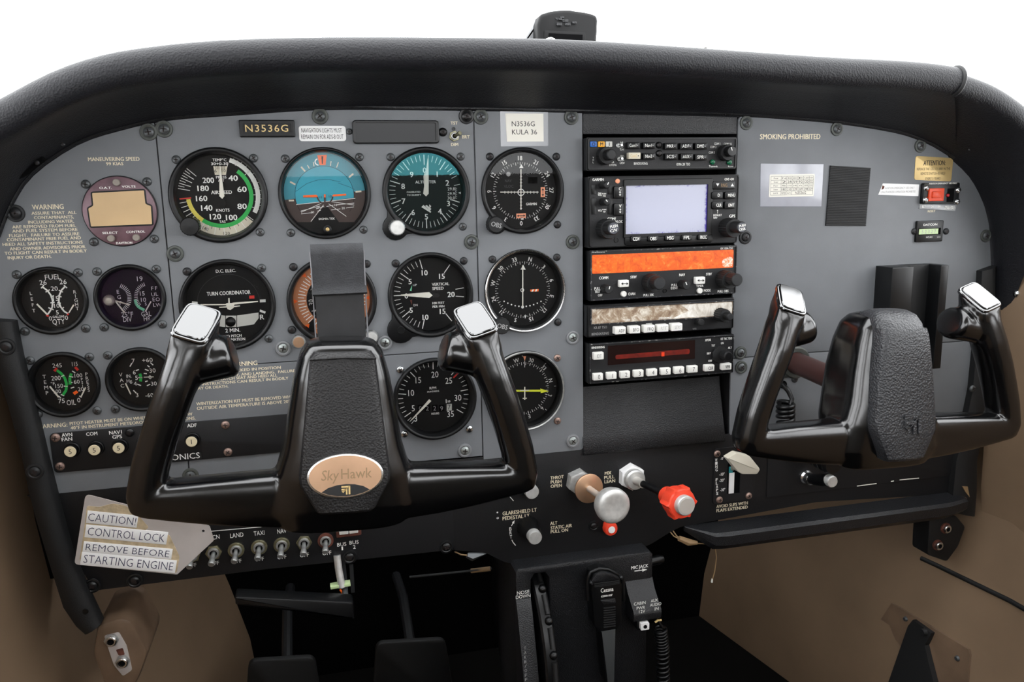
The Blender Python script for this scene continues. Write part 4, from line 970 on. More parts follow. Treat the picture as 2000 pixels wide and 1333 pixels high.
for x, y in ((1407, 408), (1583, 410)): th.part('lamp', B('led_green').lathe(*P(*za(x, y), w+2), [(2.6, w-2), (2.6, w+.6), (1.8, w+1.6), (0, w+2)], 18))
for x, y in ((420, 237), (425, 378)):
    u, v = P(*za(x, y), w); k = th.part('toggle', B('steel').lathe(u, v, [(2.6, w-2), (2.6, w-.4), (2, w), (1.6, w-.5)], 16)); th.part('lever', B('steel_bright').tube([(u, v, w-1), (u+1, v+.2, w+5)], [.7, 1.1], 10), parent=k)
for x, y in ((840, 232), (842, 318)): screw(th, *za(x, y), 'black', w-1, .8)
cap_text(th, [('HI', 450, 208, 26, 24), ('LO', 452, 245, 28, 24), ('T/M', 450, 280, 42, 22), ('ISO', 455, 350, 38, 24), ('ALL', 455, 385, 42, 24), ('CREW', 455, 418, 50, 22), ('USR', 352, 412, 40, 20), ('OFF/EMG', 357, 440, 74, 20), ('BENDIX/KING', 648, 424, 142, 26), ('KMA 28 TSO', 1092, 432, 140, 26),
              ('COM 1', 1445, 218, 64, 22), ('COM 1/2', 1553, 220, 82, 22), ('COM 2', 1403, 252, 62, 22), ('COM 3', 1387, 310, 62, 22), ('Transmit', 1403, 453, 90, 20), ('Swap', 1585, 457, 56, 20), ('V', 153, 362, 14, 18), ('O', 153, 388, 14, 18), ('L', 153, 413, 12, 18)], th.w, 'print_white', 'r', za)
# ---- gps navigator
w = 14; lc = P(*za(912, 898), w)
th = radio('gps_navigator', 'black gps navigator with large pale lavender screen', zq(za, (105, 552), (1668, 556), (1660, 1262), (122, 1285)), w, 1., org=(lc[0], lc[1], 0), r=3, inw=.8)
a = P(*za(470, 592), w); b = P(*za(1380, 1170), w)
th.part('screen_bezel', B('black_plastic').prism(rrect(a[0], b[1], b[0], a[1], 1), w-1, w+1.2, .6, holes=[rrect(*[c for p in (P(*za(486, 1162), w), P(*za(1345, 640), w)) for c in p], .5)]))
a = P(*za(484, 642), w-.4); b = P(*za(1342, 1158), w-.4)
th.part('screen', B('gps_lcd').flat(rrect(a[0], b[1], b[0], a[1], .5), w-.4), smooth=0)
knob2(th, *za(298, 648), w+13, 3.6, w-1, 'black_soft', 'black_plastic', mark=30); knob2(th, *za(302, 825), w+13, 3.6, w-1, 'black_soft', 'black_plastic', mark=-40)
knob2(th, *za(365, 1100), w+26, 6.4, w+10, 'black_soft', 'gps_off', txt=('PUSH', 'C/V')); knob2(th, *za(325, 1108), w+13, 9.6, w-1, 'black_soft', name='outer_knob', n=48)
knob2(th, *za(1703, 1090), w+30, 5.8, w+10, 'black_soft', 'gps_off', txt=('PUSH', 'CRSR')); knob2(th, *za(1625, 1098), w+15, 9.6, w-1, 'black_soft', name='outer_knob', n=48)
for x, y, t_ in ((420, 722, 'C'), (422, 902, 'V')):
    o = button(th, *za(370, y-62), *za(470, y+65), w-1, w+2.5, 'black_plastic', r=1.5)
    b = B('print_white'); q = za(x+12, y-34); b.T(t_, q[0], q[1], 5, 6, w+2.65, 'b'); b.L([za(x+12, y), za(x+12, y+28)], 1, w+2.65); b.PF([za(x, y+4), za(x+24, y+4), za(x+12, y-10)], w+2.65); b.PF([za(x, y+24), za(x+24, y+24), za(x+12, y+40)], w+2.65)
    th.part('lettering', b, parent=o, smooth=0)
o = button(th, *za(1402, 612), *za(1630, 690), w-1, w+2, 'black_plastic', 'RNG', 'wire_tan', .45, .28, 1.2)
b = B('print_white'); b.PF([za(1432, 632), za(1466, 632), za(1449, 662)], w+2.2); b.PF([za(1585, 662), za(1619, 662), za(1602, 632)], w+2.2); th.part('lettering', b, parent=o, smooth=0)
for t_, x, y, tw in (('D', 1447, 755, .2), ('MENU', 1580, 755, .68), ('CLR', 1447, 858, .5), ('ENT', 1578, 858, .55)):
    o = button(th, *za(x-54, y-37), *za(x+54, y+37), w-1, w+3, 'black_plastic', t_, 'print_white', .42, tw, 1.5, tx=.12)
for t_, x, y in (('CDI', 597, 1210), ('OBS', 777, 1207), ('MSG', 955, 1200), ('FPL', 1128, 1196), ('PROC', 1300, 1192)):
    button(th, *za(x-54, y-28), *za(x+54, y+28), w-.5, w+3, 'black_plastic', t_, 'print_white', .6, .62, 1.6)
a = P(*za(480, 1175), w); b = P(*za(1392, 1250), w); th.part('key_surround', B('black_plastic').box(a[0], a[1], b[0], b[1], w-1.2, w+.8, 3, .6))
for x in (160, 330):
    for y0 in (650, 790):
        a = P(*za(x-25, y0), w); b = P(*za(x+25, y0+(95 if y0 < 700 else 165)), w); th.part('slot_dark_plate', B('black_plastic').box(a[0], b[1], b[0], a[1], th.fw-.2, th.fw+.4, .3, .1))  # raised black plate, its dark colour standing in for a shaded slot
th.part('photocell', B('orange_pale').lathe(*P(*za(408, 608), w), [(2.4, w-1.5), (2.2, w+.2), (0, w+.5)], 16)); th.part('hex_hole', socket(*P(*za(396, 1222), w), 2, th.fw))
cap_text(th, [('GARMIN', 203, 592, 118, 26), ('GNS 430', 1568, 588, 96, 24), ('COM/', 345, 1000, 88, 28), ('VLOC', 422, 1030, 78, 28), ('GPS', 1600, 972, 62, 30), ('PWR', 222, 735, 36, 16), ('VOL', 222, 752, 42, 20), ('PUSH', 266, 740, 40, 14), ('SQ', 268, 762, 30, 16), ('VOL', 224, 914, 42, 20), ('PUSH', 268, 905, 40, 14), ('ID', 270, 926, 22, 16), ('DEFAULT', 1447, 963, 86, 20), ('NAV', 1425, 990, 40, 18)], th.w, 'print_white', 'b', za)
b = B('print_white'); b.L([za(1448, 945), za(1448, 912)], .7, th.w); b.PF([za(1440, 918), za(1456, 918), za(1448, 904)], th.w); th.part('lettering', b, smooth=0)
# ---- nav com radio
F_ = 5.882; zb = Z(1130, 470, F_); w = 13
th = radio('nav_com_radio', 'black nav com radio with scratched orange display window', zq(zb, (135, 112), (1817, 68), (1817, 612), (145, 692)), w, 1.1, 'rim_worn')
a = [P(*zb(x, y), th.w) for x, y in ((152, 160), (1775, 112), (1778, 318), (155, 376))]
u0, u1 = (a[0][0]+a[3][0])/2, (a[1][0]+a[2][0])/2; v1, v0 = (a[0][1]+a[1][1])/2, (a[2][1]+a[3][1])/2
dp = th.part('display_window', B('com_orange').box(u0, v0, u1, v1, w-3, th.w+.3, 1.2))
hv = (v1-v0)
for i, (f0, f1) in enumerate([(.03, .05), (.09, .115), (.14, .17), (.18, .205), (.22, .26), (.28, .33), (.345, .365), (.38, .405), (.415, .45)]):
    th.part('segment', B('com_seg').flat([(u0+(u1-u0)*f0, v0+hv*(.5 if i % 2 else .1)), (u0+(u1-u0)*f1, v0+hv*(.5 if i % 2 else .1)), (u0+(u1-u0)*f1, v0+hv*.82), (u0+(u1-u0)*f0, v0+hv*.82)], th.w+.4), parent=dp, smooth=0)
th.part('scratched_corner', B('com_flecks').flat(rpoly([(u1-12, v0+1), (u1-1, v0+1), (u1-.6, v0+hv*.55), (u1-5, v0+hv*.62), (u1-13, v0+hv*.45)], 3), th.w+.42), parent=dp, smooth=0)
knob2(th, *zb(935, 495), w+24, 6.4, w+9, 'black_soft', 'screw_dark'); knob2(th, *zb(880, 495), w+12, 9, w-1, 'black_soft', name='outer_knob', n=48)
knob2(th, *zb(1825, 455), w+28, 6.4, w+9, 'black_soft', 'screw_dark'); knob2(th, *zb(1745, 458), w+14, 9.2, w-1, 'black_soft', name='outer_knob', n=48)
knob2(th, *zb(348, 565), w+11, 4.3, w-1, 'black_soft', mark=15); knob2(th, *zb(1245, 515), w+11, 4.6, w-1, 'black_soft', mark=-25)
for x, y in ((525, 497), (1400, 460)):
    o = button(th, *zb(x-55, y-38), *zb(x+55, y+38), w-2, w+3, 'button_white', r=.8); b = B('print_black'); wz = w+3.15
    b.L([zb(x-20, y), zb(x+35, y-1)], 1.1, wz); b.PF([zb(x-35, y), zb(x-12, y-16), zb(x-12, y+16)], wz); b.PF([zb(x+48, y), zb(x+25, y-16), zb(x+25, y+16)], wz); th.part('lettering', b, parent=o, smooth=0)
for x, y in ((525, 617), (1400, 580)): th.part('round_button', B('button_white').lathe(*P(*zb(x, y), w+2), [(2.9, w-2), (2.9, w+1.4), (2.4, w+2), (0, w+2)], 20))
th.part('hex_hole', socket(*P(*zb(997, 580), w), 1.8, th.fw))
cap_text(th, [('COMM', 288, 430, 106, 32), ('STBY', 632, 420, 72, 28), ('NAV', 1190, 395, 66, 30), ('STBY', 1498, 386, 68, 28), ('PULL', 216, 552, 68, 28), ('TEST', 217, 588, 66, 28), ('OFF', 248, 630, 52, 26), ('CHAN', 610, 614, 80, 30), ('PULL 25K', 805, 626, 120, 28), ('PULL', 1100, 512, 66, 28), ('IDENT', 1100, 547, 82, 28), ('TIMER', 1393, 522, 84, 26), ('MODE', 1478, 574, 78, 28), ('PULL OBS', 1660, 583, 124, 26), ('BENDIX/KING', 226, 131, 150, 20), ('KX 155A TSO', 1703, 90, 140, 22)], th.w, 'print_white', 'b', zb)
# ---- adf receiver
w = 12
th = radio('adf_receiver', 'black direction finder receiver with crazed peeling display film', zq(zb, (108, 735), (1787, 680), (1782, 1012), (112, 1112)), w, .8, 'black_plastic')
a = [P(*zb(x, y), w) for x, y in ((135, 768), (1785, 692), (1780, 880), (138, 970))]
fr_ = (((a[0][0]+a[3][0])/2), (a[2][1]+a[3][1])/2, (a[1][0]+a[2][0])/2, (a[0][1]+a[1][1])/2)
th.part('display_rim', B('rim_worn').prism(rrect(*fr_, .8), w-2, w+.8, .3, holes=[rrect(fr_[0]+1.2, fr_[1]+1.2, fr_[2]-1.2, fr_[3]-1.2, .6)]))
dp = th.part('display_film', B('adf_film').box(fr_[0]+.8, fr_[1]+.8, fr_[2]-.8, fr_[3]-.8, w-2, w-.2)); hv = fr_[3]-fr_[1]; L_ = fr_[2]-fr_[0]
th.part('peeled_film', B('adf_film_bright').flat(rpoly([(fr_[0]+L_*.56, fr_[1]+2), (fr_[2]-2, fr_[1]+2), (fr_[2]-2, fr_[3]-2), (fr_[0]+L_*.62, fr_[3]-2), (fr_[0]+L_*.68, fr_[1]+hv*.5)], 2), w+.05), parent=dp, smooth=0)
knob2(th, *zb(1745, 880), w+22, 3.9, w+10, 'black_soft', 'screw_dark'); knob2(th, *zb(1690, 868), w+13, 7, w-1, 'black_soft', name='outer_knob', n=36, fl=.1)
knob2(th, *zb(1415, 945), w+8, 3.6, w-1, 'black_soft')
for t_, x, y in (('ADF', 482, 1038), ('BFO', 648, 1028), ('FRQ', 815, 1018), ('FLT/ET', 972, 1010), ('SET/RST', 1132, 998)):
    button(th, *zb(x-62, y-38), *zb(x+62, y+38), w-2, w+6, 'button_white', t_, 'print_black' if len(t_) < 5 else 'print_grey', .45, .55 if len(t_) < 5 else .62, .8, wt='r', tx=.1)
cap_text(th, [('BENDIX/KING', 250, 1072, 196, 28), ('KR 87 TSO', 252, 1000, 150, 28), ('VOL', 1335, 1018, 50, 22)], th.w, 'print_grey', 'r', zb)
cap_text(th, [('USE', 570, 915, 50, 22), ('STBY/TIMER', 995, 893, 150, 22)], w+.15, 'print_white', 'b', zb)
b = B('print_white'); b.L([zb(775, 957), zb(845, 953)], .8, th.w); th.part('lettering', b, smooth=0)
# ---- transponder
F_ = 5.128; zc = Z(1120, 640, F_); w = 13
th = radio('transponder', 'black transponder with numbered white keys and dark red display', zq(zc, (163, 170), (1607, 72), (1607, 450), (165, 572)), w, 1., 'rim_worn')
a = P(*zc(345, 185), th.w); b = P(*zc(345, 378), th.w); c = P(*zc(1218, 130), th.w)
dv = P(*zc(780, 155), th.w)[1], P(*zc(780, 345), th.w)[1]
dp = th.part('display_window', B('xpdr_glass').box(a[0], dv[1], c[0], dv[0], w-3, th.w+.2)); hh = dv[0]-dv[1]
th.part('red_film', B('xpdr_red_film').flat(rpoly([(a[0]+8, dv[1]+hh*.28), (c[0]-6, dv[1]+hh*.28), (c[0]-6, dv[1]+hh*.55), (a[0]+8, dv[1]+hh*.5)], 2), th.w+.3), parent=dp, smooth=0)  # dark red display film in plain colour, not emissive
q = P(*zc(895, 268), th.w); th.part('red_segment', B('xpdr_seg').flat(rrect(q[0]-1.7, q[1]-2.2, q[0]+1.7, q[1]+2.2, .3), th.w+.4), parent=dp, smooth=0)  # plain red segment, not emissive
for i, t_ in enumerate('01234567'):
    x = 250+i*135.4; y = 497-i*11; button(th, *zc(x-48, y-30), *zc(x+48, y+30), w-2, w+3.5, 'button_white', t_, 'print_black', .62, None, .7, wt='r', tx=.08, xs=.85)
button(th, *zc(1318, 380), *zc(1412, 436), w-2, w+3.5, 'button_white', 'CLR', 'print_black', .5, .5, .7, tx=.1); button(th, *zc(1488, 366), *zc(1583, 423), w-2, w+3.5, 'button_white', 'VFR', 'print_black', .5, .5, .7, tx=.1); button(th, *zc(203, 255), *zc(305, 320), w-2, w+3.5, 'button_white', 'IDT', 'print_grey', .5, .45, .7, tx=.05)
knob2(th, *zc(1553, 292), w+13, 5.2, w+2, 'black_soft', 'black_plastic', mark=None); knob2(th, *zc(1475, 275), w+2.5, 9, w-1, 'black_soft', name='outer_knob')
th.part('hex_hole', socket(*P(*zc(862, 460), w), 1.6, th.fw))
cap_text(th, [('XPDR', 1348, 126, 60, 24), ('KT 76C TSO', 1532, 112, 112, 22), ('ON', 1490, 157, 28, 20), ('TST', 1400, 181, 36, 20), ('ALT', 1567, 203, 38, 20), ('SBY', 1357, 260, 42, 20), ('OFF', 1370, 335, 38, 20), ('BENDIX/KING', 247, 200, 130, 22)], th.w, 'print_white', 'b', zc)

# ================================================================== placards and small fittings on the panel
z2_ = Z(300, 200, 4.443)
u0, v0 = P(*z2_(748, 302), 4); u1, v1 = P(*z2_(1220, 152), 4)
th = Thing('registration_plate', 'small black engraved plate with gold letters N3536G', 'plate', ((u0+u1)/2, (v0+v1)/2, 0))
th.part('plate', B('black_bezel').prism(rrect(u0, v0, u1, v1, 1), 0, 4, 1, holes=[rrect(u0+3.2, v0+3.8, u1-3.2, v1-3, .3)])); th.part('inlay', B('print_black').box(u0+2, v0+2, u1-2, v1-2, 0, 3.2))
th.part('lettering', B('gold_placard').T('N3536G', *z2_(982, 225), 372/4.443, 60/4.443, 3.35, 'r', sp=.1), smooth=0)
u0, v0 = P(*z2_(1266, 338)); u1, v1 = P(*z2_(1665, 205))
th = Thing('navigation_lights_placard', 'white printed placard about navigation lights beside the registration plate', 'placard', ((u0+u1)/2, (v0+v1)/2, 0))
th.part('label', B('paper_white').prism(rrect(u0, v0, u1, v1, 2.4), 0, .5, .15)); b = B('print_black'); b.T('NAVIGATION LIGHTS MUST', *z2_(1458, 243), 352/4.443, 8.5, .6, 'r'); b.T('REMAIN ON FOR ADS-B OUT', *z2_(1465, 299), 365/4.443, 8.5, .6, 'r'); th.part('lettering', b, smooth=0)
u0, v0 = P(690, 281, 4); u1, v1 = P(857, 235, 4)
th = Thing('annunciator_cover', 'blank glossy black annunciator light cover above the altimeter', 'cover', ((u0+u1)/2, (v0+v1)/2, 0))
th.part('frame', B('black_plastic').prism(rrect(u0, v0, u1, v1, 3), 0, 4.5, 1, holes=[rrect(u0+2.5, v0+2.5, u1-3, v1-2.2, 1)])); th.part('lens', B('black_lens').box(u0+2, v0+2, u1-2, v1-2, 0, 2.6)); screw(th, 682, 257, 'grey', 0, .7); screw(th, 865, 258, 'black', 0, 1)
def toggle(name, label, x, y, tilt, L=10, group=None, rad=6., mats=('zinc', 'zinc'), hexn=True, w=0.):
    u, v = P(x, y, w+2); th = Thing(name, label, 'switch', (u, v, w), group)
    th.part('nut', B(mats[0]).prism(circ(u, v, rad, 6, random.random()) if hexn else circ(u, v, rad, 28), w-.2, w+2, .4, holes=[circ(u, v, rad*.66, 20)]))
    th.part('bushing', B('steel').prism(circ(u, v, rad*.7, 24), w-.2, w+4, .5, holes=[circ(u, v, rad*.45, 20)])); th.part('bushing_well', B('black_matte').flat(circ(u, v, rad*.5, 20), w+1.4), smooth=0)
    e = (u+tilt[0]*L, v+tilt[1]*L, w+2+tilt[2]*L); th.part('lever', B(mats[1]).tube([(u, v, w+1), (u+(e[0]-u)*.5, v+(e[1]-v)*.5, (w+1+e[2])/2), (u+(e[0]-u)*.9, v+(e[1]-v)*.9, w+1+(e[2]-w-1)*.9), e], [rad*.26, rad*.3, rad*.42, rad*.36], 14))
    return th
th = toggle('test_switch', 'small toggle switch for test, bright and dim beside the annunciator cover', 887.5, 266, (.45, .25, .85), 9, rad=5)
th.part('locating_hole', socket(*P(886, 252), 1., 0))  # black raised socket in place of a dark locating hole
u0, v0 = P(978, 286); u1, v1 = P(1070, 214)
th = Thing('call_sign_label', 'white paper label reading N3536G KULA 36 under clear tape', 'label', ((u0+u1)/2, (v0+v1)/2, 0))
th.part('tape', B('film_tape' if 'film_tape' in MATS else 'panel_grey').prism([(u0, v0), (u1, v0), (u1, v1), (u0, v1)], 0, .2)); a = P(988, 277); c = P(1061, 222)
th.part('paper', B('paper').prism([(a[0]+1, a[1]), (c[0], a[1]), (c[0], c[1]), (a[0], c[1])], .1, .45))
b = B('print_black'); b.T('N3536G', 1022, 242, 45, 9.5, .5, 'r'); b.T('KULA 36', 1024.5, 258, 49, 9.5, .5, 'r'); th.part('lettering', b, smooth=0)
# right panel: compass card, ribbed patch, strip, gold placard, locator switch, hour meter
z8 = Z(1430, 200, 3.774)
q = [P(*z8(*p)) for p in ((208, 452), (672, 456), (656, 768), (205, 768))]
cc = P(*z8(437, 610)); th = Thing('compass_card', 'compass correction card in a clear plastic sleeve', 'card', (cc[0], cc[1], 0)); th.part('sleeve', B('film').prism(q, 0, .5, .1))
a = P(*z8(268, 700)); c = P(*z8(606, 528)); th.part('card', B('paper').prism(rrect(a[0], a[1], c[0], c[1], 1), .3, .8)); b = B('print_black'); W = c[0]-a[0]; H = c[1]-a[1]; w_ = .9
for i in range(6): b.line([(a[0]+1.5, a[1]+2+i*(H-4)/5), (c[0]-1.5, a[1]+2+i*(H-4)/5)], .25, w_)
xs_ = [1.5, W*.255]+[W*(.255+.124*k) for k in range(1, 6)]+[W-1.5]
for k, x in enumerate(xs_): b.line([(a[0]+x, a[1]+2+(0 if k in (0, 1, 2, 3, 7) else (H-4)/5)), (a[0]+x, c[1]-2)], .25, w_)
def cell(r_, k, t_, m='r', s=.5): x = (xs_[k]+xs_[k+1])/2; b.text(t_, a[0]+x, c[1]-2-(r_+.5)*(H-4)/5, (H-4)/5*s, min(W*.1, (xs_[k+1]-xs_[k])*.75), w_, m)
for r_, row in enumerate((('For', 'N', '30', '60', 'E', '120', '150'), ('Steer', '2', '28', '59', '92', '120', '152'), ('For', 'S', '210', '240', 'W', '300', '330'), ('Steer', '180', '210', '239', '269', '298', '329'))):
    for k, t_ in enumerate(row): cell(r_, k, t_, s=.66 if r_ % 2 and k else .36)
cell(4, 0, 'DATE', s=.36); cell(4, 1, '10/7/20', s=.6); cell(4, 2, 'A/C', s=.36); b.text('N3536G', a[0]+W*.7, a[1]+2+(H-4)/10, 2.6, W*.24, w_); th.part('lettering', b, smooth=0)
q = [P(*z8(*p), 2) for p in ((728, 465), (1025, 483), (988, 912), (693, 910))]
uu0, uu1 = (q[0][0]+q[3][0])/2, (q[1][0]+q[2][0])/2; vv1, vv0 = (q[0][1]+q[1][1])/2, (q[2][1]+q[3][1])/2
th = Thing('ribbed_patch', 'black ribbed rubber patch stuck on the passenger side of the panel', 'patch', ((uu0+uu1)/2, (vv0+vv1)/2, 0))
th.part('base', B('print_black').prism(q, 0, .8)); n = 36
for i in range(n):
    t0, t1 = (i+.15)/n, (i+.8)/n; A = lambda t: (Vector(q[3]).lerp(Vector(q[0]), t), Vector(q[2]).lerp(Vector(q[1]), t)); a_, b_ = A(t0); c_, d_ = A(t1)
    th.part('rib', B('black_soft').prism([tuple(a_), tuple(b_), tuple(d_), tuple(c_)], .7, 1.8, .3))
q = [P(*z8(*p)) for p in ((1110, 598), (1377, 606), (1370, 692), (1075, 682))]
th = Thing('label_strip', 'torn white embossed label strip beside the locator switch', 'label', (*P(*z8(1230, 645)), 0)); th.part('strip', B('paper_white').prism(q, 0, .5)); b = B('print_grey')
b.T('AVIATION EMERGENCY USE ONLY', *z8(1235, 632), 58, 4, .6, 'r'); b.T('UNAUTHORIZED OPERATION PROHIBITED', *z8(1225, 660), 68, 4, .6, 'r'); th.part('lettering', b, smooth=0)
th.part('torn_edge', B('rust').flat([P(*z8(*p)) for p in ((1105, 612), (1122, 622), (1112, 640), (1098, 645))], .6), smooth=0)
q = [P(*z8(*p)) for p in ((1352, 395), (1628, 412), (1612, 584), (1340, 572))]
th = Thing('attention_placard', 'gold placard headed ATTENTION above the locator switch', 'placard', (*P(*z8(1484, 490)), 0)); th.part('plate', B('gold_placard').prism(rpoly(q, 3), 0, .5, .15)); b = B('print_black')
for t_, x, y, wd, h, wt in (('ATTENTION:', 1492, 447, 162, 9.5, 'b'), ('REPLACE THE CELL 131-0001 IN THE', 1485, 491, 244, 5, 'r'), ('REMOTE SWITCH 453-0023', 1480, 525, 180, 5, 'r'), ('EVERY 5 YEARS', 1480, 562, 110, 5, 'r')): b.T(t_, *z8(x, y), wd/3.774, h, .6, wt)
th.part('lettering', b, smooth=0)
w = 5; a = P(*z8(1405, 750), w); c = P(*z8(1683, 590), w)
th = Thing('locator_switch', 'orange rocker switch with red lamp in a black locator unit', 'switch', ((a[0]+c[0])/2, (a[1]+c[1])/2, 0))
th.part('body', B('black_plastic').box(a[0], a[1], c[0], c[1], 0, w, 2, .8)); o = P(*z8(1450, 730), w+2); p_ = P(*z8(1567, 632), w+2)
sw = th.part('rocker_frame', B('elt_orange').prism(rrect(o[0], o[1], p_[0], p_[1], .8), w-1, w+2, .5)); th.part('rocker', B('elt_orange').box(o[0]+3, o[1]+3.4, p_[0]-5, p_[1]-3.4, w, w+4, 1, 1), parent=sw)
th.part('lamp_window', B('black_matte').box(*P(*z8(1580, 735), w), *P(*z8(1638, 635), w), w-1, w+.3)); th.part('lamp', B('led_red').lathe(*P(*z8(1597, 686), w+2), [(1.9, w), (1.9, w+1), (1, w+2), (0, w+2.2)], 14))
for x, y in ((1438, 632), (1430, 720), (1670, 648), (1663, 733)): screw(th, *z8(x, y), 'silver', w, .85)
q = [P(*z8(*p), 1) for p in ((1385, 752), (1655, 755), (1645, 803), (1380, 785))]; th.part('clear_label', B('clear_plastic').prism(q, 0, 1, .3)); b = B('print_white')
for t_, x, y, wd, h in (('ELT', 1413, 768, 22, 5), ('ON', 1475, 770, 18, 5), ('ARM', 1522, 770, 24, 5), ('PRESS ONLY', 1605, 770, 70, 3.5), ('IN EMERGENCY', 1605, 784, 80, 3.5)): b.T(t_, *z8(x, y), wd/3.774, h, 1.1, 'b')
th.part('lettering', b, smooth=0); b = B('print_white'); b.T('AVIATION EMERGENCY USE ONLY', *z8(1555, 598), 55, 3, w+.1, 'b'); th.part('lettering', b, smooth=0); th.part('lettering', B('print_cream').T('RESET', *z8(1470, 803), 15, 4, .15, 'b'), smooth=0)
w = 3; a = P(*z8(1355, 1033), w); c = P(*z8(1562, 870), w)
th = Thing('hour_meter', 'small black hour meter with pale green counter', 'meter', ((a[0]+c[0])/2, (a[1]+c[1])/2, 0)); th.part('case', B('black_plastic').box(a[0], a[1], c[0], c[1], 0, w, 1.2, .6)); a = P(*z8(1375, 975), w); c = P(*z8(1533, 930), w)
th.part('window', B('black_matte').box(a[0]-.8, a[1]-.8, c[0]+1, c[1]+.8, w-1, w+.1)); th.part('counter', B('lcd_green').box(a[0], a[1], c[0]-2.5, c[1], w-1, w+.3)); th.part('lettering', B('print_grey').T('52327', *z8(1450, 953), 28, 7, w+.4, 'r', sp=.3), smooth=0)
th.part('lettering', B('print_white').T('DATCON', *z8(1461, 902), 27, 4, w+.15, 'b'), smooth=0); th.part('lettering', B('print_white').T('HOURS', *z8(1453, 995), 12, 3.2, w+.15, 'r'), smooth=0); th.part('lettering', B('print_white').T('1/10', *z8(1523, 994), 6, 3, w+.15, 'r'), smooth=0)
screw(th, *z8(1345, 953), 'dark', 0, .9); screw(th, *z8(1580, 952), 'dark', 0, .9)
# dark holder behind the passenger yoke
w = 26; th = Thing('document_holder', 'black channel shaped holder fixed to the panel behind the passenger yoke', 'holder', (*P(1790, 610, 10), 0))
a = P(1738, 700, w); b_ = P(1742, 520, w); c = P(1788, 522, w); v0 = P(1790, 700, w)[1]; v1 = P(1790, 521, w)[1]
x0 = P(1738, 600, w)[0]; x1 = P(1780, 600, w)[0]; x2 = P(1795, 600, 6)[0]; x3 = P(1832, 600, w)[0]; x4 = P(1847, 600, w)[0]
th.part('side_flange', B('black_plastic').box(x0, v0, x1, v1, 0, w, 1, .8)); th.part('back_plate', B('black_soft').box(x1-2, v0, x3+2, v1, 0, 8, 0, .4)); th.part('side_flange', B('black_plastic').box(x3, v0-14, x4, v1, 0, w, 1, .8))
# ================================================================== yokes
def sell(cx, cv, cw, a, b, n=20, e=3., M=None):
    # superellipse ring in local axes given by M (3 vectors: A, B)
    A, Bv = M; o = []
    for i in range(n):
        t = 2*math.pi*i/n; c, s = math.cos(t), math.sin(t)
        x = math.copysign(abs(c)**(2/e), c)*a; y = math.copysign(abs(s)**(2/e), s)*b
        p = Vector((cx, cv, cw))+A*x+Bv*y; o.append(tuple(p))
    return o
CAP = {'ob': Vector((116.5, 82.5, 2)), 'ib': Vector((93, 75.5, 6.3)), 'it': Vector((80.9, 95, -19.4)), 'ot': Vector((103.6, 103.7, -22.5))}
def yoke_body():
    mb = B('yoke_black'); V = Vector
    # crossbar
    rings = []
    for x in (-143, -136, -120, -95, -70, -45, -20, 0, 20, 45, 70, 95, 120, 136, 143):
        k = abs(x)/143; top = -17-5*k*k+(0 if k < .96 else -3); bot = -60.5+17.5*k**2+(0 if k < .96 else 3)
        hw = 17-3*k-(4 if k > .97 else 0); rings.append(sell(x, (top+bot)/2, 0, (top-bot)/2, hw, 24, 3.2, (V((0, 1, 0)), V((0, 0, 1)))))
    mb.loft(rings)
    for s in (-1, 1):
        # grip
        path = [(137.5, -43, 0, 9, 11), (136, -32, 0, 12.5, 14.5), (131.5, -10, -1, 12.6, 15), (126, 8, -2, 12.6, 15.5), (119.5, 27, -3, 12.8, 16), (111.5, 48, -5, 13, 16.5), (105, 66, -8, 13, 16), (102, 74, -9, 12.5, 15)]
        rings = [sell(s*x, v, w, a, b, 24, 2.5, (V((s*.95, .3, 0)).normalized(), V((0, 0, 1)))) for x, v, w, a, b in path]
        mb.loft(rings if s > 0 else rings)
        # head block under the cap
        q = [CAP[k] for k in ('ib', 'ob', 'ot', 'it')]; c = sum(q, V((0, 0, 0)))/4; ea = (q[1]-q[0]).normalized(); eb = (q[3]-q[0]); eb = (eb-ea*eb.dot(ea)).normalized()
        rings = []
        for dd, ka, kb in (((9, -40, 1), 11, 13), ((7, -28, 0), 12.4, 15.5), ((4, -16, -1), 13.2, 18), ((1, -6, 0), 13.2, 17.6), ((0, 0, 0), 13, 17)):
            p = c+V(dd); rings.append([(s*(x), y, z) for x, y, z in sell(p.x, p.y, p.z, ka, kb, 24, 5., (ea, eb))])
        mb.loft(rings)
        # flared thumb rest on the inner side
        rings = []
        for t, a, b in ((0, 12, 12), (.3, 12.5, 13), (.6, 14, 15.5), (.88, 15.5, 17.5), (.97, 14.5, 17), (1., 12, 15)):
            p = V((108, 56, -6)).lerp(V((75, 66, -16)), t); rings.append([(s*x, y, z) for x, y, z in sell(p.x, p.y, p.z, a, b, 20, 2., (V((.28, .96, .1)).normalized(), V((0, -.1, 1)).normalized()))])
        mb.loft(rings)
    # hub
    rings = []
    for v, hx, wf, wb in ((-63, 34, 12, -14), (-60, 44, 17, -18), (-44, 53, 22, -26), (-20, 49, 22, -40), (0, 43, 19, -46), (25, 39, 14, -48), (50, 34.5, 10, -46), (66, 30, 7, -42), (73, 25, 3, -36), (76, 18, -4, -28)):
        rings.append(sell(0, v, (wf+wb)/2, hx, (wf-wb)/2, 28, 4., (V((1, 0, 0)), V((0, 0, 1)))))
    mb.loft(rings[::-1])
    return mb
YM = None
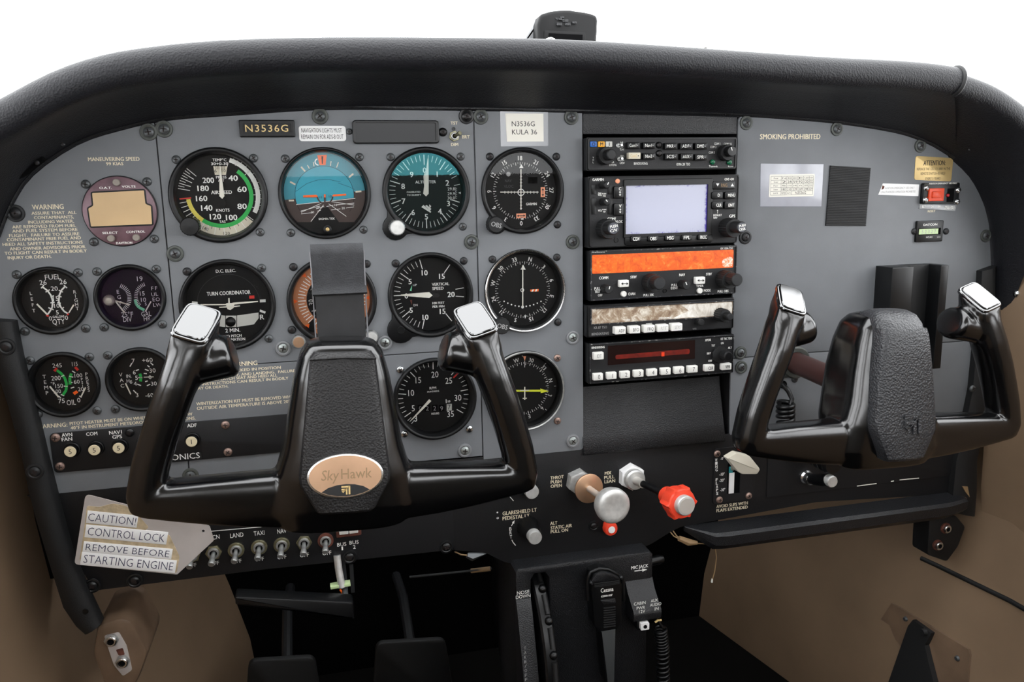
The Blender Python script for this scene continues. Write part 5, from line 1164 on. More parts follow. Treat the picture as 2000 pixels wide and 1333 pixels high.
def remesh(me, vox=.0017, sm=9):
    o = bpy.data.objects.new('tmp', me); COL.objects.link(o)
    m = o.modifiers.new('r', 'REMESH'); m.mode = 'VOXEL'; m.voxel_size = vox; m.use_smooth_shade = True
    m = o.modifiers.new('s', 'SMOOTH'); m.factor = .5; m.iterations = sm
    m = o.modifiers.new('d', 'DECIMATE'); m.ratio = .4
    dg = bpy.context.evaluated_depsgraph_get(); dg.update(); ne = bpy.data.meshes.new_from_object(o.evaluated_get(dg)); bpy.data.objects.remove(o)
    ne.polygons.foreach_set('use_smooth', [True]*len(ne.polygons)); return ne
YM = remesh(mesh(yoke_body(), 'yoke_body', smooth=0)); YM.name = 'yoke_body'; YM.materials.clear(); YM.materials.append(MATS['yoke_black'])
def ypad(rows, m, top=None):
    # hub cushion: rows of (v, half width, front w, edge depth)
    mb = B(m); rings = []
    for v, hx, w, dep in rows:
        rings.append([(-hx, v, w-dep), (-hx, v, w-4), (-hx+1.6, v, w-1.2), (-hx+5, v, w), (-hx*.33, v, w+.6), (hx*.33, v, w+.6), (hx-5, v, w), (hx-1.6, v, w-1.2), (hx, v, w-4), (hx, v, w-dep)])
    mb.loft(rings, closed=False)
    mb.add(rings[0], [tuple(range(10))[::-1]]); mb.add(rings[-1], [tuple(range(10))])
    return mb
class Yoke(Thing):
    def __init__(s, label, org, roll):
        Thing.__init__(s, 'control_yoke', label, 'yoke', (0, 0, 0)); s.o.location = (org[0]*MM, -org[2]*MM, org[1]*MM)
        s.o.rotation_euler = (Matrix.Rotation(HALF, 4, 'X') @ Matrix.Rotation(roll, 4, 'Z')).to_euler()
        o = bpy.data.objects.new('yoke_body', YM); COL.objects.link(o); o.parent = s.o
        for k in (-1, 1):
            q = [Vector((k*CAP[n].x, CAP[n].y, CAP[n].z)) for n in ('ib', 'ob', 'ot', 'it')]; c = sum(q, Vector())/4
            ea = (q[1]-q[0]).normalized(); eb = q[3]-q[0]; eb = (eb-ea*eb.dot(ea)).normalized(); n = ea.cross(eb)*(k)
            if n.z < 0: n = -n
            f = lambda d, a, b, e: sell(*(c+n*d), a, b, 32, e, (ea, eb))
            if ea.cross(eb).dot(n) < 0: eb2 = -eb
            else: eb2 = eb
            f = lambda d, a, b, e: sell(*(c+n*d), a, b, 32, e, (ea, eb2))
            s.part('grip_cap', B('cap_black').loft([f(-2, 12.6, 16.6, 6), f(.8, 12.8, 16.8, 6), f(1.6, 12.2, 16.2, 6), f(1.7, 11.4, 15.4, 6), f(1.2, 11.2, 15.2, 6)], False, False).loft([f(1.0, 11.3, 15.3, 6), f(1.2, 10.9, 14.9, 6), f(2.4, 10.8, 14.8, 6), f(2.9, 10.2, 14.2, 6)], False, True), smooth=25)
        # shaft and collar at the panel are separate things
YL = (11.3, -78., 179.8); YR = (491., -88., 157.8)
yl = Yoke('glossy black control yoke with gold oval emblem on its hub', YL, -.046)
pad = yl.part('hub_pad', ypad([(70, 20, 8, 14), (66, 22.8, 14.5, 14), (40, 25.5, 19.5, 14), (10, 28.8, 25.5, 14), (-14, 31.5, 29.6, 14), (-20, 31, 30.6, 14), (-29, 26, 32, 16), (-39, 20.5, 33, 18), (-41.5, 19, 30, 16)], 'pad_leather'), smooth=40)
yl.part('pad_edge', B('pad_leather').tube([(-22.8, 66.5, 15), (0, 67.5, 15.5), (22.8, 66.5, 15)], .9, 8), parent=pad, smooth=60)
# emblem, tilted with the pad
tilt = math.radians(-10.5); EM = Matrix.Translation((0, -13.5, 30.6)) @ Matrix.Rotation(tilt, 4, 'X')
def el(a, b, n=48): return [(a*math.cos(2*math.pi*i/n), b*math.sin(2*math.pi*i/n)) for i in range(n)]
mb = B('steel_bright'); mb.M = EM; mb.prism(el(26.3, 15.8), -2, 2, .8); em = yl.part('emblem', mb)
mb = B('gold_oval'); mb.M = EM; mb.flat(el(24.8, 14.3), 2.1); yl.part('emblem_face', mb, parent=em, smooth=0)
mb = B('print_black'); mb.M = EM; mb.flat([(-16.5, -10.4), (-12, -7.6), (-6, -6), (0, -5.6), (6, -6), (12, -7.6), (16.5, -10.4), (12, -12.3), (6, -13.7), (0, -14.1), (-6, -13.7), (-12, -12.3)], 2.2); yl.part('emblem_segment', mb, parent=em, smooth=0)
mb = B('wire_tan'); mb.M = EM; mb.text('Hawk', 7.5, 1.6, 7, 21, 2.3, 'r'); yl.part('lettering', mb, parent=em, smooth=0)
mb = B('wire_tan'); mb.M = EM; mb.text('Sky', -10.5, 1.2, 7, 12, 2.3, 'r', shear=.15); yl.part('lettering', mb, parent=em, smooth=0)
def logo(mb, cx, cy, s, w, deep=0):
    for p in ([(-.5, .5), (.5, .5), (.38, .3), (-.5, .3)], [(-.5, .18), (.1, .18), (-.02, 0), (-.5, 0)], [(.5, .5), (.5, -.5), (.3, -.5), (.3, .32)], [(.18, .25), (.18, -.5), (0, -.5), (0, 0)], [(-.5, -.12), (-.12, -.12), (.5, .5), (.38, .52), (-.3, -.3)]): mb.prism([(cx+a*s, cy+b_*s) for a, b_ in p], w-deep, w, .3) if deep else mb.flat([(cx+a*s, cy+b_*s) for a, b_ in p], w)
    return mb
mb = B('gold_placard'); mb.M = EM; yl.part('emblem_mark', logo(mb, 0, -9.8, 6, 2.3), parent=em, smooth=0)
yr = Yoke('glossy black control yoke with grained leather hub on the passenger side', YR, -.039)
pad = yr.part('hub_pad', ypad([(66, 23.5, 18, 22), (60, 24, 21, 24), (40, 26.5, 24, 24), (10, 29.5, 28, 22), (-14, 31.5, 31, 20), (-22, 31, 32.5, 18), (-35, 25, 34, 18), (-46, 19.8, 35, 18), (-49, 18, 32, 16)], 'pad_leather_coarse'), smooth=40)
cap = []
for v, hx, w0, w1 in ((62, 24.2, -26, 20.5), (70, 23.6, -25, 16), (76.5, 21.5, -22, 9), (79.5, 17, -16, 1), (80.2, 8, -12, -5)):
    cap.append(sell(0, v, (w0+w1)/2, hx, (w1-w0)/2, 24, 4., (Vector((1, 0, 0)), Vector((0, 0, 1)))))
yr.part('pad_top', B('pad_leather_coarse').loft(cap[::-1]), parent=pad, smooth=50)
mb = B('pad_leather_coarse'); mb.M = Matrix.Translation((4, -16, 32.4)) @ Matrix.Rotation(math.radians(-9), 4, 'X'); yr.part('embossed_mark', logo(mb, 0, 0, 17, 1.4, 2.5), parent=pad, smooth=0)
# shafts and panel collars
def shaft(th_name, label, u, v, wend, du=0, dv=0):
    th = Thing(th_name, label, 'shaft', (u, v, 0)); th.part('tube', B('shaft_maroon').tube([(u, v, -50), (u, v, 20), (u+du*.6, v+dv*.6, wend*.6), (u+du, v+dv, wend)], 11.5, 24), smooth=60)
    th.part('collar', B('screw_washer').lathe(u, v, [(20, 0), (20, 3), (18, 5), (17.2, 16), (17.6, 19), (16, 20.5), (12, 20), (11.6, 17)][:-1]+[(11.6, 18)], 36), smooth=35)
    return th
shaft('yoke_shaft', 'maroon control shaft with grey collar behind the passenger yoke', 491+1, -88+4, YR[2]-38, -1, -4)
shaft('yoke_shaft', 'maroon control shaft behind the yoke with the gold emblem', 11.3, -76, YL[2]-38)
# webbing strap around the pilot yoke
us0, us1 = -3.5, 35.5
th = Thing('webbing_strap', 'worn black webbing strap looped upright behind the yoke with the gold emblem', 'strap', (16, 20, 132))
def ribbon(path, u0f, u1f, thick=1.6, m='webbing'):
    mb = B(m); rings = []
    for i, (v, w) in enumerate(path):
        a = Vector(path[max(i-1, 0)]); c = Vector(path[min(i+1, len(path)-1)]); t = (c-a).normalized(); n = Vector((t.y, -t.x))*thick/2
        rings.append([(u0f(i), v+n.x, w+n.y), (u1f(i), v+n.x, w+n.y), (u1f(i), v-n.x, w-n.y), (u0f(i), v-n.x, w-n.y)])
    mb.loft(rings); return mb
th.part('strap_layer', ribbon([(-30, 131), (-15, 131), (0, 130.5), (20, 130), (45, 129), (55, 129)], lambda i: us0+1.2, lambda i: us1-1.2, 1.8, 'webbing_worn'), smooth=40)
o = th.part('strap_fold', ribbon([(40, 126.5), (52, 126.5), (60, 127), (63.5, 129.5), (64.5, 132), (63, 134.5), (58, 135.5), (48, 135), (36, 134.5), (30, 135.5), (27, 137)], lambda i: us0-.5*(i > 7), lambda i: us1+(i > 7)*1.2, 1.8), smooth=50)
th.part('strap_end', ribbon([(33, 136), (30, 136.6), (27.5, 138)], lambda i: us0-.3, lambda i: us1+1, 1.9, 'webbing'), parent=o, smooth=50)
for x in (us0-.3, us1+.3): th.part('frayed_edge', B('webbing_edge').tube([(x, -8, 131.2), (x, 20, 131), (x, 30, 135.5), (x, 45, 135.6), (x, 60, 135.6)], .55, 6), parent=o, smooth=60)
# control lock
w = 42; pl = [P(*p, w) for p in ((167, 966), (409, 1028), (418, 1056), (346, 1123), (145, 1103))]
th = Thing('control_lock', 'metal control lock flag with taped caution lettering hanging below the pilot yoke', 'control lock', (*P(270, 1045, w), w))
th.part('flag', B('tag_metal').prism(rpoly(pl, [3.5, 1, 1, 1.5, 4]), w-1.2, w, 0, holes=[circ(*P(397, 1038, w), 1.3, 12)])); zt = Z(60, 780, 3.507)
th.part('adhesive', B('tag_glue').prism(rpoly([P(*zt(*p), w) for p in ((385, 730), (470, 740), (560, 715), (650, 730), (740, 800), (810, 880), (780, 900), (950, 930), (1020, 1080), (1000, 1190), (350, 1125), (335, 1100), (365, 900))], 2), w-.2, w+.25))
for t_, x0, y0, x1, y1, hh in (('CAUTION!', 385, 805, 732, 840, 86), ('CONTROL LOCK', 375, 902, 935, 955, 88), ('REMOVE BEFORE', 360, 1010, 968, 1062, 74), ('STARTING ENGINE', 345, 1090, 995, 1148, 90)):
    A = Vector(P(*zt(x0, y0), w)); C = Vector(P(*zt(x1, y1), w)); d_ = (C-A).normalized(); n_ = Vector((-d_.y, d_.x)); k = mpx(*zt(x0, y0), w)[1]*hh/3.507/2; q = [A-n_*k, C-n_*k, C+n_*k, A+n_*k]
    o = th.part('tape_strip', B('paper_white').prism([tuple(p) for p in q], w, w+.5, .1)); m_ = (A+C)/2
    th.part('lettering', B('print_navy').text(t_, m_.x, m_.y, k*1.25, (C-A).length*.94, w+.6, 'l', -math.degrees(math.atan2(d_.y, d_.x))), parent=o, smooth=0)
a = P(330, 1010, w); th.part('rod', B('steel').tube([(a[0]-8, a[1]-6, w-2.5), P3(400, 1005, w-2.5), P3(520, 985, w-2.5), P3(620, 960, w-2.5), (8, -84, w-2.5)], 2.4, 10), smooth=60)
# ================================================================== circuit breakers
F_ = 3.507; w = 1.6
bt = P(110, 848, w)[1]; bt2 = P(470, 816, w)[1]; bb_ = P(120, 921, w)[1]
vt = (bt+bt2)/2; ul = P(97, 860, w)[0]
th = Thing('breaker_panel', 'black metal strip of push circuit breakers lettered AVIONICS', 'panel', (ul+60, vt-18, 0))
vb_ = (bb_+P(440, 897, w)[1])/2
th.part('strip', B('panel_dark').prism(rrect(ul, vb_, ul+238, vt, 4), -.2, w, .4)); cap_text(th, [('AVN', 248, 245, 74, 24), ('FAN', 248, 275, 74, 24), ('COM', 418, 238, 78, 24), ('NAV1', 580, 228, 88, 24), ('GPS', 592, 258, 68, 24), ('ADF', 1104, 180, 66, 24)], w+.12, 'print_white', 'b', zt)
o = th.part('label_tape', B('print_black').prism([P(*zt(*p), w) for p in ((860, 398), (1170, 365), (1172, 405), (862, 440))], w, w+.4)); th.part('lettering', B('print_white').T('AVIONICS', *zt(1010, 398), 300/3.507, 11, w+.5, 'r'), parent=o, smooth=0)
for x, y, k in ((108, 856, 'rust'), (117, 912, 'rust'), (253, 846, 'black'), (440, 831, 'rust'), (445, 884, 'rust')): screw(th, x, y, k, w, .95)
for x, y, t_, lb in ((137, 883, '5', 'AVN FAN'), (184, 880, '5', 'COM'), (231.5, 876, '5', 'NAV1 GPS'), (279, 872, '5', None), (326, 867, '2', None), (374, 863.5, '1', 'ADF')):
    u, v = P(x, y, w+7); b_ = Thing('circuit_breaker', f'round push circuit breaker marked {t_} below the {lb} lettering' if lb else f'round push circuit breaker marked {t_} with no lettering, beside the one for '+('NAV1' if t_ == '5' else 'ADF'), 'circuit breaker', (u, v, w), 'circuit breakers on the black strip')
    b_.part('collar', B('black_plastic').prism(circ(u, v, 7, 28), w-.1, w+2.4, .8, holes=[circ(u, v, 5.6, 24)])); k = b_.part('button', B('black_plastic').lathe(u, v, [(5.2, w), (5.2, w+6), (4.9, w+6.8)], 24).use('button_cream').lathe(u, v, [(4.9, w+6.8), (4.5, w+7.1), (0, w+7.1)], 24)); b_.part('lettering', B('print_black').text(t_, u, v, 4.2, None, w+7.2, 'r'), parent=k, smooth=0)
# ================================================================== light switches and master switch
NM = ['hidden partly by the control lock flag', 'labelled BCN', 'labelled LAND', 'labelled TAXI', 'labelled NAV', 'labelled STROBE', 'labelled HEAT']
for i, (x, y) in enumerate(((375, 1086), (417, 1081), (461, 1076), (506, 1070.5), (550, 1066), (594, 1061.5), (636, 1057.5))):
    toggle('toggle_switch', f'metal toggle switch {NM[i]} on the lower panel', x, y, (-.1+i*.005, -.46, .88), 13.5, 'row of light switches', 7.6, ('zinc' if i != 6 else 'rust', 'steel'), i in (1, 5, 0))
u0, v0 = P(657, 1052, 3); u1, v1 = P(704, 1012, 3)
th = Thing('master_switch', 'rusty framed pair of white rocker switches labelled BUS', 'switch', ((u0+u1)/2, (v0+v1)/2, 0)); th.part('frame', B('rust').prism(rrect(u0, v0, u1, v1, 1.5), -.2, 3, .6, holes=[rrect(u0+2.5, v0+3.5, u1-2.5, v1-2, 1)])); um = (u0+u1)/2
for a_, c_ in ((u0+3, um-.3), (um+.3, u1-3)): th.part('rocker', B('button_white').box(a_, v0+4, c_, v1-3, 0, 6, .8, .8))
# ================================================================== engine controls and knobs
def fluted_knob(th, name, x, y, w0, w1, r, m, lobes=8, amp=.08, cap=None, capr=.6, parent=None):
    u, v = P(x, y, w1); rings = []
    for k, w_ in ((.86, w0), (1, w0+2), (1, w1-3), (.92, w1-1), (.72, w1)):
        rings.append([(u+r*k*(1+amp*math.cos(lobes*2*math.pi*i/64))*math.cos(2*math.pi*i/64), v+r*k*(1+amp*math.cos(lobes*2*math.pi*i/64))*math.sin(2*math.pi*i/64), w_) for i in range(64)])
    return th.part(name, B(m).loft(rings), parent=parent, smooth=35)
def slant(a, b, r, n=20): return B('steel').tube([a, b], r, n)
z9 = Z(940, 860, 4.167)
u, v = P(1133, 944, 8); ut, vt_ = P(1201.5, 993, 90)
th = Thing('throttle', 'throttle control with large round silver knob and hexagonal nut', 'throttle', (u, v, 0))
th.part('nut', B('aluminium').prism(circ(u, v, 13.6, 6, .35), -.2, 11, 1)); th.part('shaft', B('alu_brushed').tube([(u, v, 0), (ut, vt_, 84)], 3.2, 20), smooth=60)
k = .34; d0 = Vector((u, v, 0)).lerp(Vector((ut, vt_, 84)), k); ax = (Vector((ut, vt_, 84))-Vector((u, v, 0))).normalized()
th.part('friction_disc', B('gold_oval').tube([d0-ax*1.2, d0-ax*.9, d0+ax*.9, d0+ax*1.2], [14.6, 15.2, 15.2, 14.6], 40), smooth=35)
e = Vector((ut, vt_, 84)); prof = [(-14, 5), (-13, 11), (-9, 15.6), (-3, 17.2), (1.5, 17), (3.6, 16), (4.6, 14.2), (4.7, 11), (4.2, 6), (4, 0.1)]
def axl(m, e, ax, prof, n=40):
    a_ = ax.cross(Vector((0, 1, 0))).normalized(); b_ = a_.cross(ax).normalized(); rings = [[tuple(e+ax*d_+a_*r*math.cos(2*math.pi*i/n)+b_*r*math.sin(2*math.pi*i/n)) for i in range(n)] for d_, r in prof]
    return B(m).loft(rings)
th.part('knob', axl('aluminium', e, ax, prof), smooth=50); th.part('knob_neck', B('alu_brushed').tube([e-ax*28, e-ax*13], [4.4, 4.4], 20), smooth=60)
u, v = P(1236, 934, 8); ut, vt_ = P(1341, 989.5, 112); e = Vector((ut, vt_, 112)); ax = (e-Vector((u, v, 0))).normalized()
th = Thing('mixture_control', 'mixture control with red fluted vernier knob', 'engine control', (u, v, 0))
th.part('nut', B('paper_white').prism(circ(u, v, 14.2, 6, .5), -.2, 9, 1).use('aluminium')); th.part('boss', B('aluminium').lathe(u, v, [(11, 8), (11, 15), (9.5, 17), (5, 17.2)], 28)); th.part('shaft', B('black_plastic').tube([Vector((u, v, 14)), e-ax*30], 3.6, 18), smooth=60); th.part('shaft_sleeve', B('alu_brushed').tube([Vector((u, v, 15)), Vector((u, v, 15))+ax*16], 4.4, 18), smooth=60)
q1 = ax.cross(Vector((0, 1, 0))).normalized(); q2 = q1.cross(ax).normalized()
def lob(c, r, amp, n=72, lobes=6): return [tuple(c+q1*r*(1+amp*max(0, math.cos(lobes*2*math.pi*i/n))**4)*math.cos(2*math.pi*i/n)+q2*r*(1+amp*max(0, math.cos(lobes*2*math.pi*i/n))**4)*math.sin(2*math.pi*i/n)) for i in range(n)]
th.part('knob', B('red_plastic').loft([lob(e-ax*38, 8, 0), lob(e-ax*37, 8.8, 0), lob(e-ax*24, 8.8, 0), lob(e-ax*23, 13.5, .14), lob(e-ax*20, 14.4, .16), lob(e-ax*8, 14.4, .16), lob(e-ax*6.5, 13.4, .16), lob(e-ax*6, 10, 0)]), smooth=30)
th.part('centre_button', B('aluminium').tube([e-ax*10, e-ax*1.2, e-ax*.2, e], [9.6, 9.6, 8.8, 7.8], 32).use('alu_brushed').tube([e-ax*.4, e+ax*.2], [7.6, 7.4], 32), smooth=40)
u, v = P(1195, 1036, 16); th = Thing('static_air_knob', 'small red pull knob with white centre below the throttle knob', 'knob', (u, v, 0)); th.part('knob', B('red_plastic').lathe(u, v, [(4, 0), (4, 6), (7.4, 8), (7.6, 13), (6.6, 15), (4, 15.6)], 28)); th.part('centre', B('paper_white').lathe(u, v, [(4, 15), (3.6, 16.2), (0, 16.4)], 20))
for nm, x, y, wt_, lb in (('dimmer_knob', 1039.6, 962.7, 24, 'silver capped dimmer knob above the GLARESHIELD lettering'), ('dimmer_knob', 1045.6, 1052, 28, 'silver capped dimmer knob beside the ALT STATIC AIR lettering')):
    u, v = P(x, y, wt_); th = Thing(nm, lb, 'knob', (u, v, 0), None); th.part('skirt', B('black_plastic').lathe(u, v, [(12.2, 0), (11.8, 3), (9.5, wt_-12), (8, wt_-8)], 40, flute=9, fl=.03)); th.part('cap', B('aluminium').lathe(u, v, [(7.3, wt_-10), (7.3, wt_-1.2), (6.6, wt_), (0, wt_+.2)], 32), smooth=35)
# ---- wing flap lever
zf = Z(1280, 850, 2.76); F_ = 2.76; w = 1.4
th = Thing('flap_lever', 'cream paddle flap lever in a black slotted plate lettered WING FLAPS', 'lever', (*P(1432, 930), 0))
uq = [P(*zf(312, 72), w), P(*zf(318, 376), w), P(*zf(532, 362), w)]
a = (uq[0][0]+uq[1][0])/2; c = P(*zf(535, 300), w)[0]; v1 = uq[0][1]-1; v0 = uq[1][1]; s0 = P(*zf(388, 240), w)[0]; s1 = P(*zf(458, 240), w)[0]; sv1 = P(*zf(420, 150), w)[1]; sv0 = P(*zf(420, 318), w)[1]
th.part('plate', B('panel_dark').prism(rrect(a, v0, c, v1, 3), -.1, w, .3, holes=[rrect(s0, sv0, s1, sv1, 1)])); th.part('slot_well', B('black_matte').box(s0, sv0, s1, sv1, -1, 0.1))
th.part('position_strip', B('paper_white').box(P(*zf(398, 260), 1)[0], sv0+.5, P(*zf(425, 260), 1)[0], P(*zf(410, 205), 1)[1], 0, .9)); th.part('position_tip', B('teal_paint').box(P(*zf(396, 260), 1)[0], P(*zf(410, 206), 1)[1], P(*zf(416, 260), 1)[0], P(*zf(410, 172), 1)[1], 0, .9))
pw = 30; pad_ = rpoly([P(*zf(*p), pw) for p in ((388, 128), (438, 98), (512, 116), (568, 186), (552, 214), (470, 214), (448, 202))], [1.5, 1.5, 2, 2, 2, 1.5, 1]); th.part('paddle', B('flap_white').prism(pad_, pw-9, pw, 1.6, back=True), smooth=35)
q = P(*zf(420, 190), pw-8); th.part('arm', B('flap_white').tube([(P(*zf(420, 185), 1)[0], P(*zf(420, 185), 1)[1], -1), (q[0]+2, q[1]+8, pw-6)], [2.4, 3], 12), smooth=60)
for i, ch in enumerate('WING'): th.part('lettering', B('print_white').T(ch, *zf(328+i*.6, 135+i*18), 4.5, 5.6, w+.1, 'b'), smooth=0)
for i, ch in enumerate('FLAPS'): th.part('lettering', B('print_white').T(ch, *zf(331+i*.6, 242+i*18.5), 4.3, 5.6, w+.1, 'b'), smooth=0)
cap_text(th, [('-0°', 361, 127, 22, 15), ('-10°', 359, 212, 28, 15), ('-20°', 359, 245, 28, 15), ('-30°', 363, 296, 26, 15)], w+.1, 'print_white', 'b', zf)
for x, y in ((335, 103), (347, 352), (505, 330)): screw(th, *zf(x, y), 'rust', w, .95)
# ---- cabin air and heat pulls, glovebox
u, v = P(1626, 942, 48); ub, vb = P(1578, 934, 6)
th = Thing('cabin_air_knob', 'pull knob with silver tip below the CABIN AIR lettering', 'knob', (ub, vb, 0)); th.part('ferrule', B('steel_bright').lathe(ub, vb, [(8, 0), (8, 4), (6.5, 6), (6.6, 12), (5, 13)], 28)); th.part('knob', B('black_plastic').tube([(ub, vb, 8), (ub+(u-ub)*.3, vb+(v-vb)*.3, 20), (ub+(u-ub)*.7, vb+(v-vb)*.7, 34), (u, v, 42)], [5.5, 6.5, 7, 7.4], 24), smooth=40); th.part('tip', B('aluminium').tube([(u, v, 41), (u, v, 47), (u, v, 48.5)], [6.6, 6.6, 5.8], 28), smooth=35)
u, v = P(1625, 905, 45); th = Thing('cabin_heat_knob', 'black ribbed pull knob tucked under the passenger yoke', 'knob', (u, v, 0)); rr = []; pts = []
for i in range(12): pts.append((u-3+i*.3, v+1-i*.15, 4+i*4)); rr.append(10.5 if i % 2 else 12)
th.part('ribbed_boot', B('black_plastic').tube(pts, rr, 28), smooth=30)
g0 = P(1500, 900, 1)[0]; g1 = P(1866, 900, 1)[0]; gv1 = LB-14; gv0 = P(1760, 941, 1)[1]
th = Thing('glovebox_door', 'flush black glovebox door with chipped lower edge', 'door', ((g0+g1)/2, (gv0+gv1)/2, 0)); th.part('door_panel', B('panel_dark').prism(rrect(g0, gv0, g1, gv1, 3), -.15, 1.2, .4))
for x0, y0, x1, y1 in ((1674, 950, 1712, 945), (1740, 941, 1746, 940), (1757, 938, 1795, 934.5)): th.part('chipped_edge', B('paper').L([(x0, y0), (x1, y1)], 1.6, 1.35), smooth=0)
# rail below the glovebox
A = [P(1336, 1031, 0), P(1440, 1017, 0), P(1640, 988, 0), P(1862, 957, 0)]; vtop = sum(p[1] for p in A)/4
uA = P(1336, 1031)[0]; uB = P(1866, 957)[0]
def rail(u, k): return [(u, vtop, -1.), (u, vtop-3*k, 22*k), (u, vtop-6*k, 26*k), (u, vtop-17*k, 25*k), (u, vtop-20*k-4, 18*k), (u, vtop-20*k-4, -1.)]
th = Thing('lower_rail', 'black padded rail projecting below the glovebox door', 'trim', ((uA+uB)/2, vtop, 0)); th.part('rail', B('black_crackle').loft([rail(uA, .08), rail(uA+14, .55), rail(uA+26, .95), rail(uA+40, 1), rail(uB-30, 1), rail(uB, .8)]), smooth=25)
# ================================================================== pedestal
F_ = 4.545; zp = Z(980, 1050, F_); w = 22
pu0 = P(*zp(122, 300), w)[0]; pu1 = P(*zp(1345, 150), w)[0]; pv = (P(*zp(122, 292), w)[1]+P(*zp(1330, 122), w)[1])/2
th = Thing('control_pedestal', 'black moulded pedestal below the throttle holding trim wheel and microphone', 'pedestal', ((pu0+pu1)/2, -600, 0))
us_ = P(*zp(262, 400), w)[0]; ut_ = P(*zp(420, 400), w)[0]
th.part('front_face', B('black_crackle').prism([(ut_, -636), (pu1-6, -636), (pu1-6, pv-40), (pu1, pv-30), (pu1, pv-4), (pu1-4, pv), (pu0+3, pv), (pu0, pv-3), (pu0, -636), (us_, -636), (us_, pv-14), (us_+4, pv-8), (ut_-4, pv-8), (ut_, pv-14)], -60, w, 2.5), smooth=35)
th.part('slot_well', B('black_matte').box(us_, -636, ut_, pv-6, -58, -50))
def flange(u0a, u1a, prof, u0b=None, u1b=None):
    mb = B('black_crackle'); n = len(prof); L_ = []; R_ = []
    for i, (v, w_) in enumerate(prof):
        t = i/(n-1); L_.append((u0a+(u0b-u0a)*t if u0b is not None else u0a, v, w_)); R_.append((u1a+(u1b-u1a)*t if u1b is not None else u1a, v, w_))
    mb.loft([L_, R_], closed=False); mb.add(L_+[(p[0], p[1], 18) for p in L_[::-1]], [tuple(range(2*n))]); mb.add(R_+[(p[0], p[1], 18) for p in R_[::-1]], [tuple(range(2*n))[::-1]]); return mb
v1 = P(*zp(1230, 400), w)[1]; v0 = P(*zp(1300, 690), 46)[1]; fl0 = P(*zp(1098, 430), w)[0]
fr_prof = [(v1+4, w-.5), (v1, w+2), (v1-6, w+6), (v0+4, 45), (v0, 46), (v0-6, 45), (v0-9, 40), (v0-9, 20)]
th.part('socket_shelf', flange(fl0, pu1-.5, fr_prof), smooth=40)
lv = P(*zp(180, 575), w)[1]; th.part('side_flare', flange(pu0-.2, us_-1, [(lv+4, w-.5), (lv, w+2), (lv-8, w+6), (lv-60, w+24), (lv-140, w+44), (-636, w+70)]), smooth=40)
wsh = lambda y: 22+(46-22)*min(1, max(0, (P(*zp(1230, 400), 22)[1]-y)/(P(*zp(1230, 400), 22)[1]-v0)))
cap_text(th, [('NOSE', 190, 490, 110, 30), ('DOWN', 190, 526, 130, 30)], w+.15, 'print_white', 'r', zp); cap_text(th, [('MIC JACK', 1225, 262, 152, 28)], w+.15, 'print_white', 'b', zp)
b = B('print_white'); b.L([zp(1178, 301), zp(1255, 292)], 1.8, w+.15); b.PF([zp(1245, 278), zp(1292, 287), zp(1248, 306)], w+.15); th.part('lettering', b, smooth=0)
for t_, x, y, wd in (('CABIN', 1225, 587, 104), ('PWR', 1235, 627, 74), ('12V', 1246, 660, 54), ('AUX', 1355, 562, 62), ('AUDIO', 1366, 597, 100), ('IN', 1375, 635, 34)):
    ww_ = 22+24*(y-400)/290; v_ = P(*zp(x, y), ww_)[1]; ww_ = min(47, wsh(v_)+4.5); cap_text(th, [(t_, x, y, wd, 27)], ww_, 'print_white', 'r', zp)
for i, ch in enumerate('TAKE/OFF'): 
    yy = 985+i*40; ww_ = w+8+(yy-600)*.045; cap_text(th, [(ch, 206+i*1.5, yy, 20, 26)], ww_+1.5, 'print_grey', 'r', zp)
a = P(*zp(1270, 790), 46); th.part('power_socket', B('paper_white').box(a[0]-4.6, a[1]-3.8, a[0]+4.6, a[1]+3.8, 30, 47, .5)); th.part('socket_hole', socket(a[0], a[1], 1.4, 47)); th.part('socket_block', B('black_plastic').box(a[0]-7, a[1]-6, a[0]+7, v0-7, 20, 42, 1))
a = P(*zp(1385, 742), 44); th.part('audio_socket', B('gold_placard').tube([(a[0]-3, a[1]-1.5, 44), (a[0], a[1]+.6, 44), (a[0]+4, a[1], 44)], 1.2, 8))
a = P(*zp(1400, 225), 12); th.part('jack_plug', B('black_plastic').tube([(pu1-2, a[1], 8), (pu1+14, a[1]+1.5, 8), (pu1+18, a[1]+1.5, 8)], [5, 5, 3.5], 18), smooth=40)
# trim wheel
uw = (us_+ut_)/2+1; cvw, cww, Rw = -402., -62., 126.
th = Thing('trim_wheel', 'black elevator trim wheel with finger bumps in a slot of the pedestal', 'trim wheel', (uw, cvw, cww))
mb = B('black_plastic'); rings = []; N = 96
for du, dr in ((-7, -8), (-7, -2), (-5, 0), (5, 0), (7, -2), (7, -8)): rings.append([(uw+du, cvw+(Rw+dr)*math.sin(2*math.pi*i/N), cww+(Rw+dr)*math.cos(2*math.pi*i/N)) for i in range(N)])
mb.loft(rings[::-1], True, True); th.part('wheel', mb, smooth=40)
for i in range(24):
    t = 2*math.pi*i/24+.1; c = Vector((uw+2.5, cvw+Rw*math.sin(t), cww+Rw*math.cos(t))); o_ = Vector((0, math.sin(t), math.cos(t)))
    if o_.z < .2: continue
    th.part('finger_bump', B('black_plastic').tube([c-o_*2, c+o_*1.5, c+o_*3.4, c+o_*4.4], [4.4, 4.4, 3.4, 1.2], 14), smooth=50)
    if i % 1 == 0:
        t2 = t+math.pi/24; p1 = Vector((uw+2.5, cvw+(Rw+1)*math.sin(t+.05), cww+(Rw+1)*math.cos(t+.05))); p2 = Vector((uw+2.5, cvw+(Rw+1)*math.sin(t+.21), cww+(Rw+1)*math.cos(t+.21))); th.part('grip_bar', B('black_soft').tube([p1, p2], 2.8, 10), smooth=50)
